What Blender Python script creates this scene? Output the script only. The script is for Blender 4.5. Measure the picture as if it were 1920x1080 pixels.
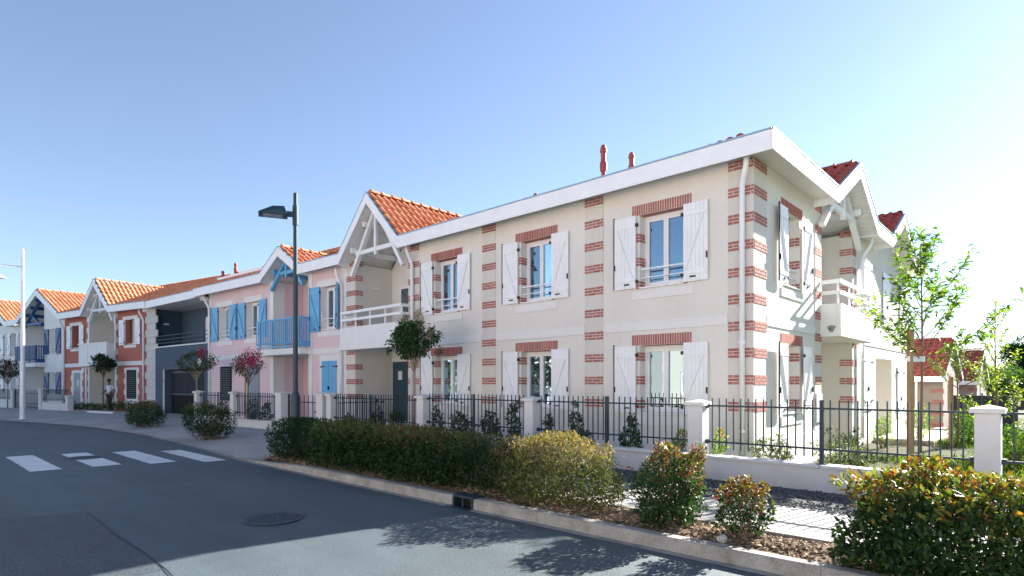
import bpy, bmesh, math, random
import numpy as np
from mathutils import Vector, Matrix

for o in list(bpy.data.objects):
    bpy.data.objects.remove(o, do_unlink=True)
SC = bpy.context.scene
COL = SC.collection
R = math.radians

# ------------------------------------------------------------------ camera
FPX, CX, HY, HC = 1100.0, 960.0, 720.0, 1.6      # focal, centre, horizon (photo pixels), eye height
YAW = math.pi / 2 - math.atan(1180 / 1100.0)
cam_d = bpy.data.cameras.new('camera')
cam = bpy.data.objects.new('camera', cam_d)
COL.objects.link(cam)
cam.location = (0, 0, HC)
cam.rotation_euler = (math.pi / 2, 0, YAW)
cam_d.sensor_width = 36
cam_d.lens = FPX / 1920 * 36
cam_d.shift_y = (HY - 540) / 1920
cam_d.clip_start = 0.05
cam_d.clip_end = 6000
SC.camera = cam

# ------------------------------------------------------------------ sky, sun, exposure
SUN = Vector((0.205, 1.0, 0.50)).normalized()
ELEV = math.asin(SUN.z)
AZ = math.atan2(SUN.x, SUN.y)
W = bpy.data.worlds.new('World')
SC.world = W
W.use_nodes = True
wn = W.node_tree
bg = wn.nodes['Background']
sky = wn.nodes.new('ShaderNodeTexSky')
sky.sky_type = 'NISHITA'
sky.sun_disc = False
sky.sun_elevation = ELEV
sky.sun_rotation = AZ
sky.altitude = 0
sky.air_density = 1.0
sky.dust_density = 0.13
sky.ozone_density = 5.0
hs = wn.nodes.new('ShaderNodeHueSaturation')
hs.inputs['Saturation'].default_value = 0.82
hs.inputs['Hue'].default_value = 0.501
wn.links.new(sky.outputs[0], hs.inputs['Color'])
wn.links.new(hs.outputs[0], bg.inputs[0])
bg.inputs[1].default_value = 0.05
sl = bpy.data.lights.new('sun', 'SUN')
sl.energy = 5.0
sl.angle = R(0.53)
sl.color = (1.0, 0.94, 0.86)
so = bpy.data.objects.new('sun', sl)
COL.objects.link(so)
so.rotation_euler = SUN.to_track_quat('Z', 'Y').to_euler()
so.location = (20, 60, 40)
SC.render.engine = 'CYCLES'
SC.view_settings.view_transform = 'Standard'
SC.view_settings.look = 'None'
SC.view_settings.gamma = 1.0
SC.view_settings.exposure = 2.25
SC.view_settings.use_curve_mapping = False
SC.render.resolution_x = 1024
SC.render.resolution_y = 576

# ------------------------------------------------------------------ helpers: pixel rays
_th = math.atan(1180 / 1100.0)
DV = (-math.cos(_th), math.sin(_th))
RV = (math.sin(_th), math.cos(_th))

def ray(x, y=HY):
    a = (x - CX) / FPX
    return DV[0] + a * RV[0], DV[1] + a * RV[1], (HY - y) / FPX

def at_Y(x, Y):
    r = ray(x)
    t = Y / r[1]
    return r[0] * t, Y

def at_line(x, P, ang):
    n = (-math.sin(R(ang)), math.cos(R(ang)))
    r = ray(x)
    t = (P[0] * n[0] + P[1] * n[1]) / (r[0] * n[0] + r[1] * n[1])
    return r[0] * t, r[1] * t

def at_t(x, t):
    r = ray(x)
    return r[0] * t, r[1] * t

# ------------------------------------------------------------------ helpers: materials
def new_mat(name):
    m = bpy.data.materials.new(name)
    m.use_nodes = True
    nt = m.node_tree
    return m, nt, nt.nodes['Principled BSDF']

def lk(nt, a, b):
    nt.links.new(a, b)

def noise(nt, scale, detail=4, rough=.55, coord=None):
    n = nt.nodes.new('ShaderNodeTexNoise')
    n.inputs['Scale'].default_value = scale
    n.inputs['Detail'].default_value = detail
    n.inputs['Roughness'].default_value = rough
    if coord is not None:
        lk(nt, coord, n.inputs['Vector'])
    return n

def coords(nt, kind='Object'):
    return nt.nodes.new('ShaderNodeTexCoord').outputs[kind]

def ramp(nt, fac, stops):
    r = nt.nodes.new('ShaderNodeValToRGB')
    e = r.color_ramp.elements
    e[0].position, e[0].color = stops[0][0], (*stops[0][1], 1)
    e[1].position, e[1].color = stops[-1][0], (*stops[-1][1], 1)
    for p, c in stops[1:-1]:
        k = e.new(p)
        k.color = (*c, 1)
    lk(nt, fac, r.inputs[0])
    return r.outputs[0]

def sc(c, k):
    return tuple(min(1, v * k) for v in c)

def mixc(nt, fac, a, b, mode='MIX'):
    m = nt.nodes.new('ShaderNodeMix')
    m.data_type = 'RGBA'
    m.blend_type = mode
    for i, v in ((0, fac), (6, a), (7, b)):
        if hasattr(v, 'is_linked') or isinstance(v, bpy.types.NodeSocket):
            lk(nt, v, m.inputs[i])
        elif isinstance(v, (int, float)):
            m.inputs[i].default_value = v
        else:
            m.inputs[i].default_value = (*v, 1)
    return m.outputs[2]

def bump(nt, bsdf, h, strength, dist=.01, prev=None):
    b = nt.nodes.new('ShaderNodeBump')
    b.inputs['Strength'].default_value = strength
    b.inputs['Distance'].default_value = dist
    lk(nt, h, b.inputs['Height'])
    if prev is not None:
        lk(nt, prev, b.inputs['Normal'])
    lk(nt, b.outputs[0], bsdf.inputs['Normal'])
    return b.outputs[0]

def stucco(name, c, var=.06, bs=.35, rough=.9, grime=.08):
    m, nt, p = new_mat(name)
    g = nt.nodes.new('ShaderNodeNewGeometry').outputs['Position']
    n1 = noise(nt, .9, 5, .6, g)
    n2 = noise(nt, 14, 4, .6, g)
    col = ramp(nt, n1.outputs[0], [(.25, sc(c, 1 - grime)), (.55, c), (.8, sc(c, 1 + var))])
    col = mixc(nt, .35, col, ramp(nt, n2.outputs[0], [(.3, sc(c, 1 - var)), (.7, sc(c, 1 + var))]))
    # faint rain streaks
    mp = nt.nodes.new('ShaderNodeMapping')
    mp.inputs['Scale'].default_value = (5, 5, .25)
    lk(nt, g, mp.inputs[0])
    n4 = noise(nt, 1.2, 4, .6, mp.outputs[0])
    col = mixc(nt, 1.0, col, ramp(nt, n4.outputs[0], [(.3, (.975, .97, .96)), (.5, (1, 1, 1))]), 'MULTIPLY')
    # splash dirt low on the wall, with a ragged upper edge
    sx_ = nt.nodes.new('ShaderNodeSeparateXYZ')
    lk(nt, g, sx_.inputs[0])
    n5 = noise(nt, 3.0, 5, .7, g)
    ad = nt.nodes.new('ShaderNodeMath')
    ad.operation = 'MULTIPLY_ADD'
    ad.inputs[1].default_value = .9
    lk(nt, n5.outputs[0], ad.inputs[0])
    lk(nt, sx_.outputs[2], ad.inputs[2])
    col = mixc(nt, 1.0, col, ramp(nt, ad.outputs[0], [(.28, (.80, .77, .72)), (.75, (1, 1, 1))]), 'MULTIPLY')
    lk(nt, col, p.inputs['Base Color'])
    p.inputs['Roughness'].default_value = rough
    p.inputs['Specular IOR Level'].default_value = .25
    n3 = noise(nt, 160, 3, .6, g)
    bump(nt, p, n3.outputs[0], bs, .004)
    return m

def paint(name, c, rough=.45, var=.04, spec=.4, scale=3.0):
    m, nt, p = new_mat(name)
    g = nt.nodes.new('ShaderNodeNewGeometry').outputs['Position']
    n = noise(nt, scale, 5, .6, g)
    lk(nt, ramp(nt, n.outputs[0], [(.3, sc(c, 1 - var)), (.7, sc(c, 1 + var))]), p.inputs['Base Color'])
    n2 = noise(nt, 12, 4, .6, g)
    r = nt.nodes.new('ShaderNodeMapRange')
    r.inputs[3].default_value = max(.05, rough - .1)
    r.inputs[4].default_value = min(1, rough + .12)
    lk(nt, n2.outputs[0], r.inputs[0])
    lk(nt, r.outputs[0], p.inputs['Roughness'])
    p.inputs['Specular IOR Level'].default_value = spec
    bump(nt, p, n2.outputs[0], .06, .004)
    return m

def metal(name, c, rough=.4, met=.6):
    m = paint(name, c, rough, .08, .5)
    m.node_tree.nodes['Principled BSDF'].inputs['Metallic'].default_value = met
    return m

def island_mat(name, c0, c1, rough=.8, bs=.3, bscale=60, spec=.3):
    """colour varies from piece to piece, with fine grain"""
    m, nt, p = new_mat(name)
    gi = nt.nodes.new('ShaderNodeNewGeometry')
    oi = nt.nodes.new('ShaderNodeObjectInfo')
    add = nt.nodes.new('ShaderNodeMath')
    add.operation = 'ADD'
    lk(nt, gi.outputs['Random Per Island'], add.inputs[0])
    lk(nt, oi.outputs['Random'], add.inputs[1])
    fr = nt.nodes.new('ShaderNodeMath')
    fr.operation = 'FRACT'
    lk(nt, add.outputs[0], fr.inputs[0])
    mid = tuple((a + b) / 2 for a, b in zip(c0, c1))
    col = ramp(nt, fr.outputs[0], [(0, c0), (.5, mid), (1, c1)])
    n = noise(nt, bscale * .3, 5, .65, gi.outputs['Position'])
    col = mixc(nt, 1.0, col, ramp(nt, n.outputs[0], [(.3, (.78, .78, .78)), (.65, (1, 1, 1))]), 'MULTIPLY')
    lk(nt, col, p.inputs['Base Color'])
    p.inputs['Roughness'].default_value = rough
    p.inputs['Specular IOR Level'].default_value = spec
    n2 = noise(nt, bscale, 4, .6, gi.outputs['Position'])
    bump(nt, p, n2.outputs[0], bs, .004)
    return m

def leaf_mat(name, trans=.45, rough=.42):
    m, nt, p = new_mat(name)
    at = nt.nodes.new('ShaderNodeAttribute')
    at.attribute_name = 'leafcol'
    lk(nt, at.outputs['Color'], p.inputs['Base Color'])
    p.inputs['Roughness'].default_value = rough
    p.inputs['Specular IOR Level'].default_value = .28
    tr = nt.nodes.new('ShaderNodeBsdfTranslucent')
    c = mixc(nt, 1.0, at.outputs['Color'], (1.25, 1.35, .55), 'MULTIPLY')
    lk(nt, c, tr.inputs[0])
    mx = nt.nodes.new('ShaderNodeMixShader')
    mx.inputs[0].default_value = trans
    lk(nt, p.outputs[0], mx.inputs[1])
    lk(nt, tr.outputs[0], mx.inputs[2])
    lk(nt, mx.outputs[0], nt.nodes['Material Output'].inputs[0])
    return m

def wood_mat(name, c, c2, along=2, rough=.75):
    m, nt, p = new_mat(name)
    co = coords(nt)
    mp = nt.nodes.new('ShaderNodeMapping')
    s = [26, 26, 26]
    s[along] = 1.6
    mp.inputs['Scale'].default_value = s
    lk(nt, co, mp.inputs[0])
    n = noise(nt, 1.0, 6, .65, mp.outputs[0])
    lk(nt, ramp(nt, n.outputs[0], [(.3, c2), (.65, c)]), p.inputs['Base Color'])
    p.inputs['Roughness'].default_value = rough
    bump(nt, p, n.outputs[0], .5, .006)
    return m

M = {}
M['cream'] = stucco('cream_stucco', (.76, .733, .672))
M['cream_lt'] = stucco('pale_stucco', (.80, .785, .75), .04)
M['cream_pier'] = stucco('beige_pier_stucco', (.68, .65, .59))
M['wallwhite'] = stucco('white_stucco', (.80, .79, .765), .04)
M['parapet'] = paint('white_masonry_paint', (.80, .80, .79), .7, .03)
M['pink'] = stucco('pink_stucco', (.77, .60, .615))
M['red'] = stucco('red_stucco', (.46, .16, .12))
M['slate'] = stucco('slate_blue_stucco', (.080, .115, .160))
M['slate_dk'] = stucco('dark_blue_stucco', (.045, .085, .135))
M['stone'] = stucco('pale_grey_stone', (.60, .585, .55), .07, .5)
M['white'] = paint('white_paint', (.85, .86, .87), .45)
M['pvc'] = paint('white_pvc', (.82, .82, .82), .25, .02)
M['trim'] = paint('white_fascia', (.87, .88, .89), .4)
M['flash'] = metal('blue_grey_zinc', (.33, .45, .53), .35, .5)
M['blue'] = paint('light_blue_paint', (.14, .42, .68), .45, .06)
M['navy'] = paint('navy_paint', (.02, .085, .235), .4, .08)
M['brick'] = island_mat('red_brick', (.41, .145, .118), (.53, .22, .185), .85, .5, 90)
M['tile'] = island_mat('terracotta_tile', (.58, .215, .11), (.74, .34, .20), .9, .3, 40, .12)
M['tile_dk'] = island_mat('dark_red_tile', (.33, .075, .06), (.42, .12, .09), .6, .3, 40)
M['vent'] = paint('red_vent_plastic', (.33, .075, .06), .5, .1)
M['iron'] = metal('dark_grey_railing_metal', (.020, .042, .058), .5, .15)
M['ironlamp'] = metal('dark_lamp_metal', (.025, .05, .07), .45, .2)
M['black'] = metal('black_ironwork', (.012, .012, .014), .5, .2)
M['coping'] = stucco('pale_coping', (.70, .69, .67), .05, .3)
M['wood'] = wood_mat('stake_wood', (.42, .27, .14), (.26, .15, .075))
M['rearwall'] = stucco('beige_rear_stucco', (.33, .28, .24))
M['acrosswall'] = stucco('beige_stucco_across', (.52, .47, .40))
M['deck'] = stucco('beige_terrace', (.60, .52, .42))
M['bark'] = wood_mat('bark', (.20, .14, .095), (.09, .06, .04))
M['barklt'] = wood_mat('pale_bark', (.36, .29, .22), (.20, .15, .11))
M['leaf'] = leaf_mat('leaf', .42, .55)
M['leafthin'] = leaf_mat('leaf_thin', .55, .45)
M['leafglossy'] = leaf_mat('leaf_glossy', .34, .52)
M['petal'] = leaf_mat('petal', .5, .7)
M['skin'] = paint('skin', (.20, .10, .07), .55)
M['shirt'] = paint('white_cotton', (.68, .70, .74), .9)
M['trouser'] = paint('dark_cotton', (.025, .03, .045), .9)
M['hair'] = paint('dark_hair', (.012, .01, .008), .7)
M['shoe'] = paint('shoe', (.05, .05, .05), .6)
M['whitemetal'] = metal('white_pole_metal', (.72, .74, .77), .35, .2)
M['lampglass'] = paint('lamp_lens', (.30, .34, .38), .15)
M['grille'] = metal('dark_louvre_metal', (.045, .06, .08), .5, .1)
M['door'] = paint('dark_teal_door', (.025, .065, .09), .4, .06)
M['greydoor'] = paint('grey_door', (.20, .25, .30), .35, .06)
M['blackmatt'] = paint('matt_black', (.012, .013, .015), .75, .1, .15)
M['paper'] = paint('paper', (.72, .73, .74), .6)
M['patch'] = stucco('raw_cement', (.30, .295, .28), .12)

def glass_mat():
    m, nt, p = new_mat('window_glass')
    p.inputs['Base Color'].default_value = (.012, .022, .028, 1)
    p.inputs['Roughness'].default_value = .03
    p.inputs['IOR'].default_value = 1.5
    g = nt.nodes.new('ShaderNodeBsdfGlossy')
    g.inputs['Color'].default_value = (.52, .70, .80, 1)
    g.inputs['Roughness'].default_value = .012
    n = noise(nt, 1.3, 2, .5, nt.nodes.new('ShaderNodeNewGeometry').outputs['Position'])
    b = nt.nodes.new('ShaderNodeBump')
    b.inputs['Strength'].default_value = .02
    b.inputs['Distance'].default_value = .05
    lk(nt, n.outputs[0], b.inputs['Height'])
    lk(nt, b.outputs[0], g.inputs['Normal'])
    mx = nt.nodes.new('ShaderNodeMixShader')
    lw = nt.nodes.new('ShaderNodeLayerWeight')
    lw.inputs['Blend'].default_value = .35
    mr = nt.nodes.new('ShaderNodeMapRange')
    mr.inputs[3].default_value = .30
    mr.inputs[4].default_value = .95
    lk(nt, lw.outputs['Fresnel'], mr.inputs[0])
    lk(nt, mr.outputs[0], mx.inputs[0])
    lk(nt, p.outputs[0], mx.inputs[1])
    lk(nt, g.outputs[0], mx.inputs[2])
    lk(nt, mx.outputs[0], nt.nodes['Material Output'].inputs[0])
    return m
M['glass'] = glass_mat()

def soffit_mat():
    m, nt, p = new_mat('white_board_soffit')
    g = nt.nodes.new('ShaderNodeNewGeometry').outputs['Position']
    n = noise(nt, 2.0, 4, .6, g)
    lk(nt, ramp(nt, n.outputs[0], [(.3, (.73, .73, .72)), (.7, (.79, .79, .78))]), p.inputs['Base Color'])
    p.inputs['Roughness'].default_value = .55
    return m
M['soffit'] = soffit_mat()

# ------------------------------------------------------------------ helpers: objects and meshes
def ob(name, data, parent=None):
    o = bpy.data.objects.new(name, data)
    COL.objects.link(o)
    if parent is not None:
        o.parent = parent
    return o

def tag(o, label=None, cat=None, group=None, kind=None):
    if label:
        o['label'] = label
    if cat:
        o['category'] = cat
    if group:
        o['group'] = group
    if kind:
        o['kind'] = kind
    return o

def empty(name, loc, rz, label, cat, group=None):
    e = ob(name, None)
    e.empty_display_size = .2
    e.location = loc
    e.rotation_euler = (0, 0, rz)
    return tag(e, label, cat, group)

class MB:
    """collects faces; P maps (u, d, z) to local xyz"""
    def __init__(s, P=None):
        s.v, s.f, s.P = [], [], P
    def pt(s, p):
        s.v.append(tuple(s.P(*p)) if s.P else tuple(p))
        return len(s.v) - 1
    def face(s, *pts):
        s.f.append(tuple(s.pt(p) for p in pts))
        return s
    def box(s, x0, x1, y0, y1, z0, z1):
        b = len(s.v)
        for z in (z0, z1):
            for x, y in ((x0, y0), (x1, y0), (x1, y1), (x0, y1)):
                s.pt((x, y, z))
        for q in ((3, 2, 1, 0), (4, 5, 6, 7), (0, 1, 5, 4), (1, 2, 6, 5), (2, 3, 7, 6), (3, 0, 4, 7)):
            s.f.append(tuple(b + i for i in q))
        return s
    def prism(s, poly, y0, y1):
        """poly in (u, z), extruded over d"""
        n = len(poly)
        b = len(s.v)
        for y in (y0, y1):
            for u, z in poly:
                s.pt((u, y, z))
        s.f.append(tuple(b + i for i in range(n)))
        s.f.append(tuple(b + n + i for i in reversed(range(n))))
        for i in range(n):
            j = (i + 1) % n
            s.f.append((b + i, b + n + i, b + n + j, b + j))
        return s
    def hprism(s, poly, z0, z1):
        n = len(poly)
        b = len(s.v)
        for z in (z0, z1):
            for x, y in poly:
                s.pt((x, y, z))
        s.f.append(tuple(b + i for i in reversed(range(n))))
        s.f.append(tuple(b + n + i for i in range(n)))
        for i in range(n):
            j = (i + 1) % n
            s.f.append((b + i, b + j, b + n + j, b + n + i))
        return s
    def beam(s, a, b, w, h, up=(0, 0, 1)):
        """rectangular bar between two (u,d,z) points"""
        a, b = Vector(a), Vector(b)
        d = (b - a).normalized()
        upv = Vector(up)
        if abs(d.dot(upv)) > .98:
            upv = Vector((0, 1, 0))
        x = d.cross(upv).normalized() * (w / 2)
        y = x.cross(d).normalized() * (h / 2)
        k = len(s.v)
        for c in (a, b):
            for sx, sy in ((-1, -1), (1, -1), (1, 1), (-1, 1)):
                s.pt(c + x * sx + y * sy)
        for q in ((0, 1, 2, 3), (7, 6, 5, 4), (0, 4, 5, 1), (1, 5, 6, 2), (2, 6, 7, 3), (3, 7, 4, 0)):
            s.f.append(tuple(k + i for i in q))
        return s
    def tube(s, pts, r, n=8, cap=True):
        """round tube along a path; r a number or one per point"""
        pts = [Vector(p) for p in pts]
        rs = [r] * len(pts) if isinstance(r, (int, float)) else list(r)
        k0 = len(s.v)
        ref = Vector((.31, .72, .62))
        for i, p in enumerate(pts):
            d = (pts[min(i + 1, len(pts) - 1)] - pts[max(i - 1, 0)]).normalized()
            x = d.cross(ref)
            if x.length < .05:
                x = d.cross(Vector((1, 0, 0)))
            x.normalize()
            y = d.cross(x)
            for j in range(n):
                a = 2 * math.pi * j / n
                s.pt(p + x * (math.cos(a) * rs[i]) + y * (math.sin(a) * rs[i]))
        for i in range(len(pts) - 1):
            for j in range(n):
                a, b = k0 + i * n + j, k0 + i * n + (j + 1) % n
                s.f.append((a, b, b + n, a + n))
        if cap:
            s.f.append(tuple(k0 + j for j in reversed(range(n))))
            e = k0 + (len(pts) - 1) * n
            s.f.append(tuple(e + j for j in range(n)))
        return s
    def lathe(s, c, prof, n=12):
        """prof = [(r, z)] turned round a vertical axis at c"""
        k0 = len(s.v)
        for r, z in prof:
            for j in range(n):
                a = 2 * math.pi * j / n
                s.pt((c[0] + r * math.cos(a), c[1] + r * math.sin(a), c[2] + z))
        for i in range(len(prof) - 1):
            for j in range(n):
                a, b = k0 + i * n + j, k0 + i * n + (j + 1) % n
                s.f.append((a, b, b + n, a + n))
        s.f.append(tuple(k0 + j for j in reversed(range(n))))
        e = k0 + (len(prof) - 1) * n
        s.f.append(tuple(e + j for j in range(n)))
        return s
    def mesh(s, name, mat, smooth=False):
        me = bpy.data.meshes.new(name)
        me.from_pydata(s.v, [], s.f)
        me.materials.append(mat)
        if smooth:
            me.polygons.foreach_set('use_smooth', [True] * len(me.polygons))
        me.update()
        return me
    def build(s, name, mat, parent=None, smooth=False, bevel=0, kind=None):
        me = s.mesh(name, mat, smooth)
        bm = bmesh.new()
        bm.from_mesh(me)
        if bevel:
            bmesh.ops.remove_doubles(bm, verts=bm.verts, dist=1e-5)
            bmesh.ops.bevel(bm, geom=list(bm.edges), offset=bevel, segments=1, affect='EDGES', profile=.5, clamp_overlap=True)
        bmesh.ops.recalc_face_normals(bm, faces=bm.faces)
        bm.to_mesh(me)
        bm.free()
        o = ob(name, me, parent)
        if kind:
            o['kind'] = kind
        return o

# ================================================================== ground, road, pavement
rng = np.random.default_rng(7)
random.seed(7)

def asphalt_mat(name, dark=1.0):
    m, nt, p = new_mat(name)
    g = nt.nodes.new('ShaderNodeNewGeometry').outputs['Position']
    n1 = noise(nt, 85, 4, .8, g)
    n2 = noise(nt, .35, 5, .6, g)
    n3 = noise(nt, 2.6, 5, .7, g)
    col = ramp(nt, n1.outputs[0], [(.28, sc((.005, .029, .047), dark)), (.5, sc((.036, .072, .090), dark)), (.72, sc((.37, .335, .295), dark))])
    col = mixc(nt, 1.0, col, ramp(nt, n2.outputs[0], [(.3, (.78, .80, .82)), (.7, (1.14, 1.12, 1.10))]), 'MULTIPLY')
    col = mixc(nt, 1.0, col, ramp(nt, n3.outputs[0], [(.35, (.88, .88, .88)), (.65, (1.06, 1.06, 1.06))]), 'MULTIPLY')
    # polish marks drawn out along the lane
    mp = nt.nodes.new('ShaderNodeMapping')
    mp.inputs['Scale'].default_value = (.12, 1.5, 1)
    lk(nt, g, mp.inputs[0])
    n4 = noise(nt, 1.0, 5, .65, mp.outputs[0])
    col = mixc(nt, 1.0, col, ramp(nt, n4.outputs[0], [(.35, (.84, .85, .86)), (.6, (1.06, 1.06, 1.06))]), 'MULTIPLY')
    lk(nt, col, p.inputs['Base Color'])
    p.inputs['Roughness'].default_value = .62
    p.inputs['Specular IOR Level'].default_value = .5
    bump(nt, p, n1.outputs[0], .6, .012)
    return m
M['asphalt'] = asphalt_mat('asphalt')
M['asphalt2'] = asphalt_mat('darker_asphalt', .72)

def ground_mat(name, cs, s1, s2, rough=.95, bs=.6, bd=.02):
    m, nt, p = new_mat(name)
    g = nt.nodes.new('ShaderNodeNewGeometry').outputs['Position']
    n1 = noise(nt, s1, 6, .65, g)
    n2 = noise(nt, s2, 4, .7, g)
    k = len(cs)
    col = ramp(nt, n1.outputs[0], [(.28 + .44 * i / (k - 1), c) for i, c in enumerate(cs)])
    col = mixc(nt, 1.0, col, ramp(nt, n2.outputs[0], [(.3, (.72, .72, .72)), (.68, (1.18, 1.18, 1.18))]), 'MULTIPLY')
    lk(nt, col, p.inputs['Base Color'])
    p.inputs['Roughness'].default_value = rough
    p.inputs['Specular IOR Level'].default_value = .25
    bump(nt, p, n2.outputs[0], bs, bd)
    return m
M['pave'] = ground_mat('pale_concrete_paving', [(.30, .285, .265), (.37, .36, .345), (.43, .42, .405)], .8, 45, .9, .35, .006)
M['kerb'] = ground_mat('kerb_concrete', [(.20, .185, .165), (.32, .30, .27), (.40, .385, .36)], 3.5, 60, .9, .6, .006)
M['soil'] = ground_mat('mulch_soil', [(.09, .058, .037), (.17, .115, .075), (.27, .20, .14)], 5, 38, 1, 1, .03)
M['gravel'] = ground_mat('dark_gravel', [(.06, .065, .07), (.11, .115, .12), (.20, .20, .195)], 4, 60, .95, 1, .03)
M['garden'] = ground_mat('garden_earth', [(.11, .075, .045), (.075, .065, .03), (.038, .06, .014), (.03, .052, .012)], .7, 25, 1, 1, .03)
M['grassland'] = ground_mat('far_grass', [(.05, .068, .022), (.075, .09, .03), (.11, .11, .045)], .12, 3, 1, .5, .05)
M['marking'] = ground_mat('worn_road_paint', [(.60, .61, .60), (.70, .71, .70), (.76, .77, .76)], 3, 70, .6, .4, .004)
def worn_paint():
    m, nt, p = new_mat('worn_crossing_paint')
    g = nt.nodes.new('ShaderNodeNewGeometry').outputs['Position']
    n1 = noise(nt, 16, 6, .75, g)
    n2 = noise(nt, 1.6, 4, .6, g)
    mu = nt.nodes.new('ShaderNodeMath')
    mu.operation = 'MULTIPLY_ADD'
    mu.inputs[1].default_value = .45
    lk(nt, n2.outputs[0], mu.inputs[0])
    lk(nt, n1.outputs[0], mu.inputs[2])
    lk(nt, ramp(nt, mu.outputs[0], [(.52, (.16, .19, .21)), (.60, (.52, .54, .55)), (.80, (.70, .71, .71))]), p.inputs['Base Color'])
    p.inputs['Roughness'].default_value = .6
    return m
M['marking'] = worn_paint()
M['chips'] = island_mat('wood_chips', (.10, .06, .035), (.42, .31, .20), .9, .3, 50)
M['stones'] = island_mat('gravel_stones', (.06, .065, .07), (.26, .26, .25), .9, .4, 80)

def struct(o):
    o['kind'] = 'structure'
    return o

g = MB()
g.face((-2600, -2600, -.42), (2600, -2600, -.42), (2600, 2600, -.42), (-2600, 2600, -.42))
struct(g.build('ground', M['grassland']))

# near road edge as measured along the kerb foot
EDGE = [(70, 5.12), (20, 5.12), (4, 5.12), (-4, 5.12), (-9, 5.12), (-12.3, 5.16), (-14.7, 5.36), (-18, 5.56), (-20.6, 5.60),
        (-22.8, 5.50), (-25.5, 5.25), (-27.3, 4.97), (-29.6, 4.50), (-31.5, 4.05), (-36, 2.85), (-45, .55), (-60, -3.2), (-110, -16)]
ROADW = 9.2
def edge_y(x):
    for (x1, y1), (x0, y0) in zip(EDGE, EDGE[1:]):
        if x0 <= x <= x1:
            return y0 + (y1 - y0) * (x - x0) / (x1 - x0)
    return EDGE[0][1]

road = MB()
for (x1, y1), (x0, y0) in zip(EDGE, EDGE[1:]):
    road.face((x0, y0 - ROADW, 0), (x1, y1 - ROADW, 0), (x1, y1, 0), (x0, y0, 0))
road_o = struct(road.build('road', M['asphalt']))

# darker resurfaced patch with its sealed joint
pm = MB()
pm.face((-60, -4, .004), (-5.2, -4, .004), (-5.65, 1.66, .004), (-8.9, 1.74, .004), (-9.2, .9, .004), (-30, .2, .004))
pm.build('asphalt_patch', M['asphalt2'], road_o)
sm = MB()
pts = [(-5.2, 1.62), (-5.65, 1.66), (-6.4, 1.69), (-7.3, 1.675), (-8.1, 1.72), (-8.9, 1.74)]
for (xa, ya), (xb, yb) in zip(pts, pts[1:]):
    sm.face((xa, ya - .006, .0085), (xb, yb - .006, .0085), (xb, yb + .007, .0085), (xa, ya + .007, .0085))
sm.build('joint_seal', M['black'], road_o)

# zebra crossing
for i, (ya, yb, xa, xb, sk) in enumerate([(1.83, 2.30, -16.84, -13.67, .0), (2.76, 3.24, -16.60, -13.60, .0), (3.65, 4.12, -16.18, -13.28, .0), (4.50, 4.92, -15.6, -12.78, .0), (.9, 1.36, -17.0, -13.75, 0)]):
    z = MB()
    n = 12
    top = [(xa + (xb - xa) * k / n, yb + random.uniform(-.008, .008)) for k in range(n + 1)]
    bot = [(xa + (xb - xa) * k / n, ya + random.uniform(-.008, .008)) for k in range(n + 1)]
    for k in range(n):
        z.face((*bot[k], .005), (*bot[k + 1], .005), (*top[k + 1], .005), (*top[k], .005))
    z.build('crossing_stripe', M['marking'], road_o)

# manhole covers: ring, plate and raised studs
def manhole(x, y, r, label):
    e = empty('manhole_cover', (x, y, .006), .4, label, 'manhole')
    MB().lathe((0, 0, 0), [(r, 0), (r, .006), (r * .90, .008), (r * .90, .002)], 28).build('ring', M['iron'], e)
    MB().lathe((0, 0, 0), [(r * .88, .001), (r * .88, .006)], 28).build('plate', M['iron'], e)
    st = MB()
    k = int(r / .05)
    for i in range(-k, k + 1):
        for j in range(-k, k + 1):
            px, py = i * .075, j * .075
            if px * px + py * py < (r * .82) ** 2:
                st.box(px - .022, px + .022, py - .022, py + .022, .006, .011)
    st.build('studs', M['iron'], e)
manhole(-6.80, 3.15, .34, 'round iron manhole cover in the plain asphalt near the kerb drain')
manhole(-15.40, 2.98, .36, 'round manhole cover lying across a zebra crossing stripe')

# pavement: a strip that dips to the road at the dropped kerb, rises to 0.1 m
XS = [70, 40, 20, 10, 4] + [4 - .8 * i for i in range(1, 60)] + [-46, -52, -60, -80, -110]
def kerb_top(x):
    t = max(0, min(1, (-x - 9.6) / 3.0))
    return .13 * (1 - t) + .018 * t
def pave_z(x, dy):
    k = max(0, min(1, (-x - 9.6) / 3.0))
    lo = .018 + .085 * min(1, max(0, dy - .1) / 1.3)
    return .10 * (1 - k) + lo * k
pv = MB()
rows = [0.0, .16, .5, .9, 1.03, 1.5, 2.38, 3.0, 3.78]
for xa, xb in zip(XS, XS[1:]):
    for ra, rb in zip(rows, rows[1:] ):
        if xa > -12.0 and ra < .99:
            continue
        pv.face((xb, edge_y(xb) + ra, pave_z(xb, ra)), (xa, edge_y(xa) + ra, pave_z(xa, ra)), (xa, edge_y(xa) + rb, pave_z(xa, rb)), (xb, edge_y(xb) + rb, pave_z(xb, rb)))
    if xb < -15.2:
        ra = rows[-1]
        pv.face((xb, edge_y(xb) + ra, .103), (xa, edge_y(xa) + ra, .103), (xa, 16 + (0 if xa > -40 else 10), .103), (xb, 16 + (0 if xb > -40 else 10), .103))
pave_o = struct(pv.build('pavement', M['pave']))
# edging of small setts between planting strip and pavement
for i in range(28):
    x = 3.6 - i * .56
    MB().box(x - .555, x, 6.08, 6.16, .02, .118 + random.uniform(-.004, .004)).build('edging_stone', M['kerb'], pave_o, bevel=.006)
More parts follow.
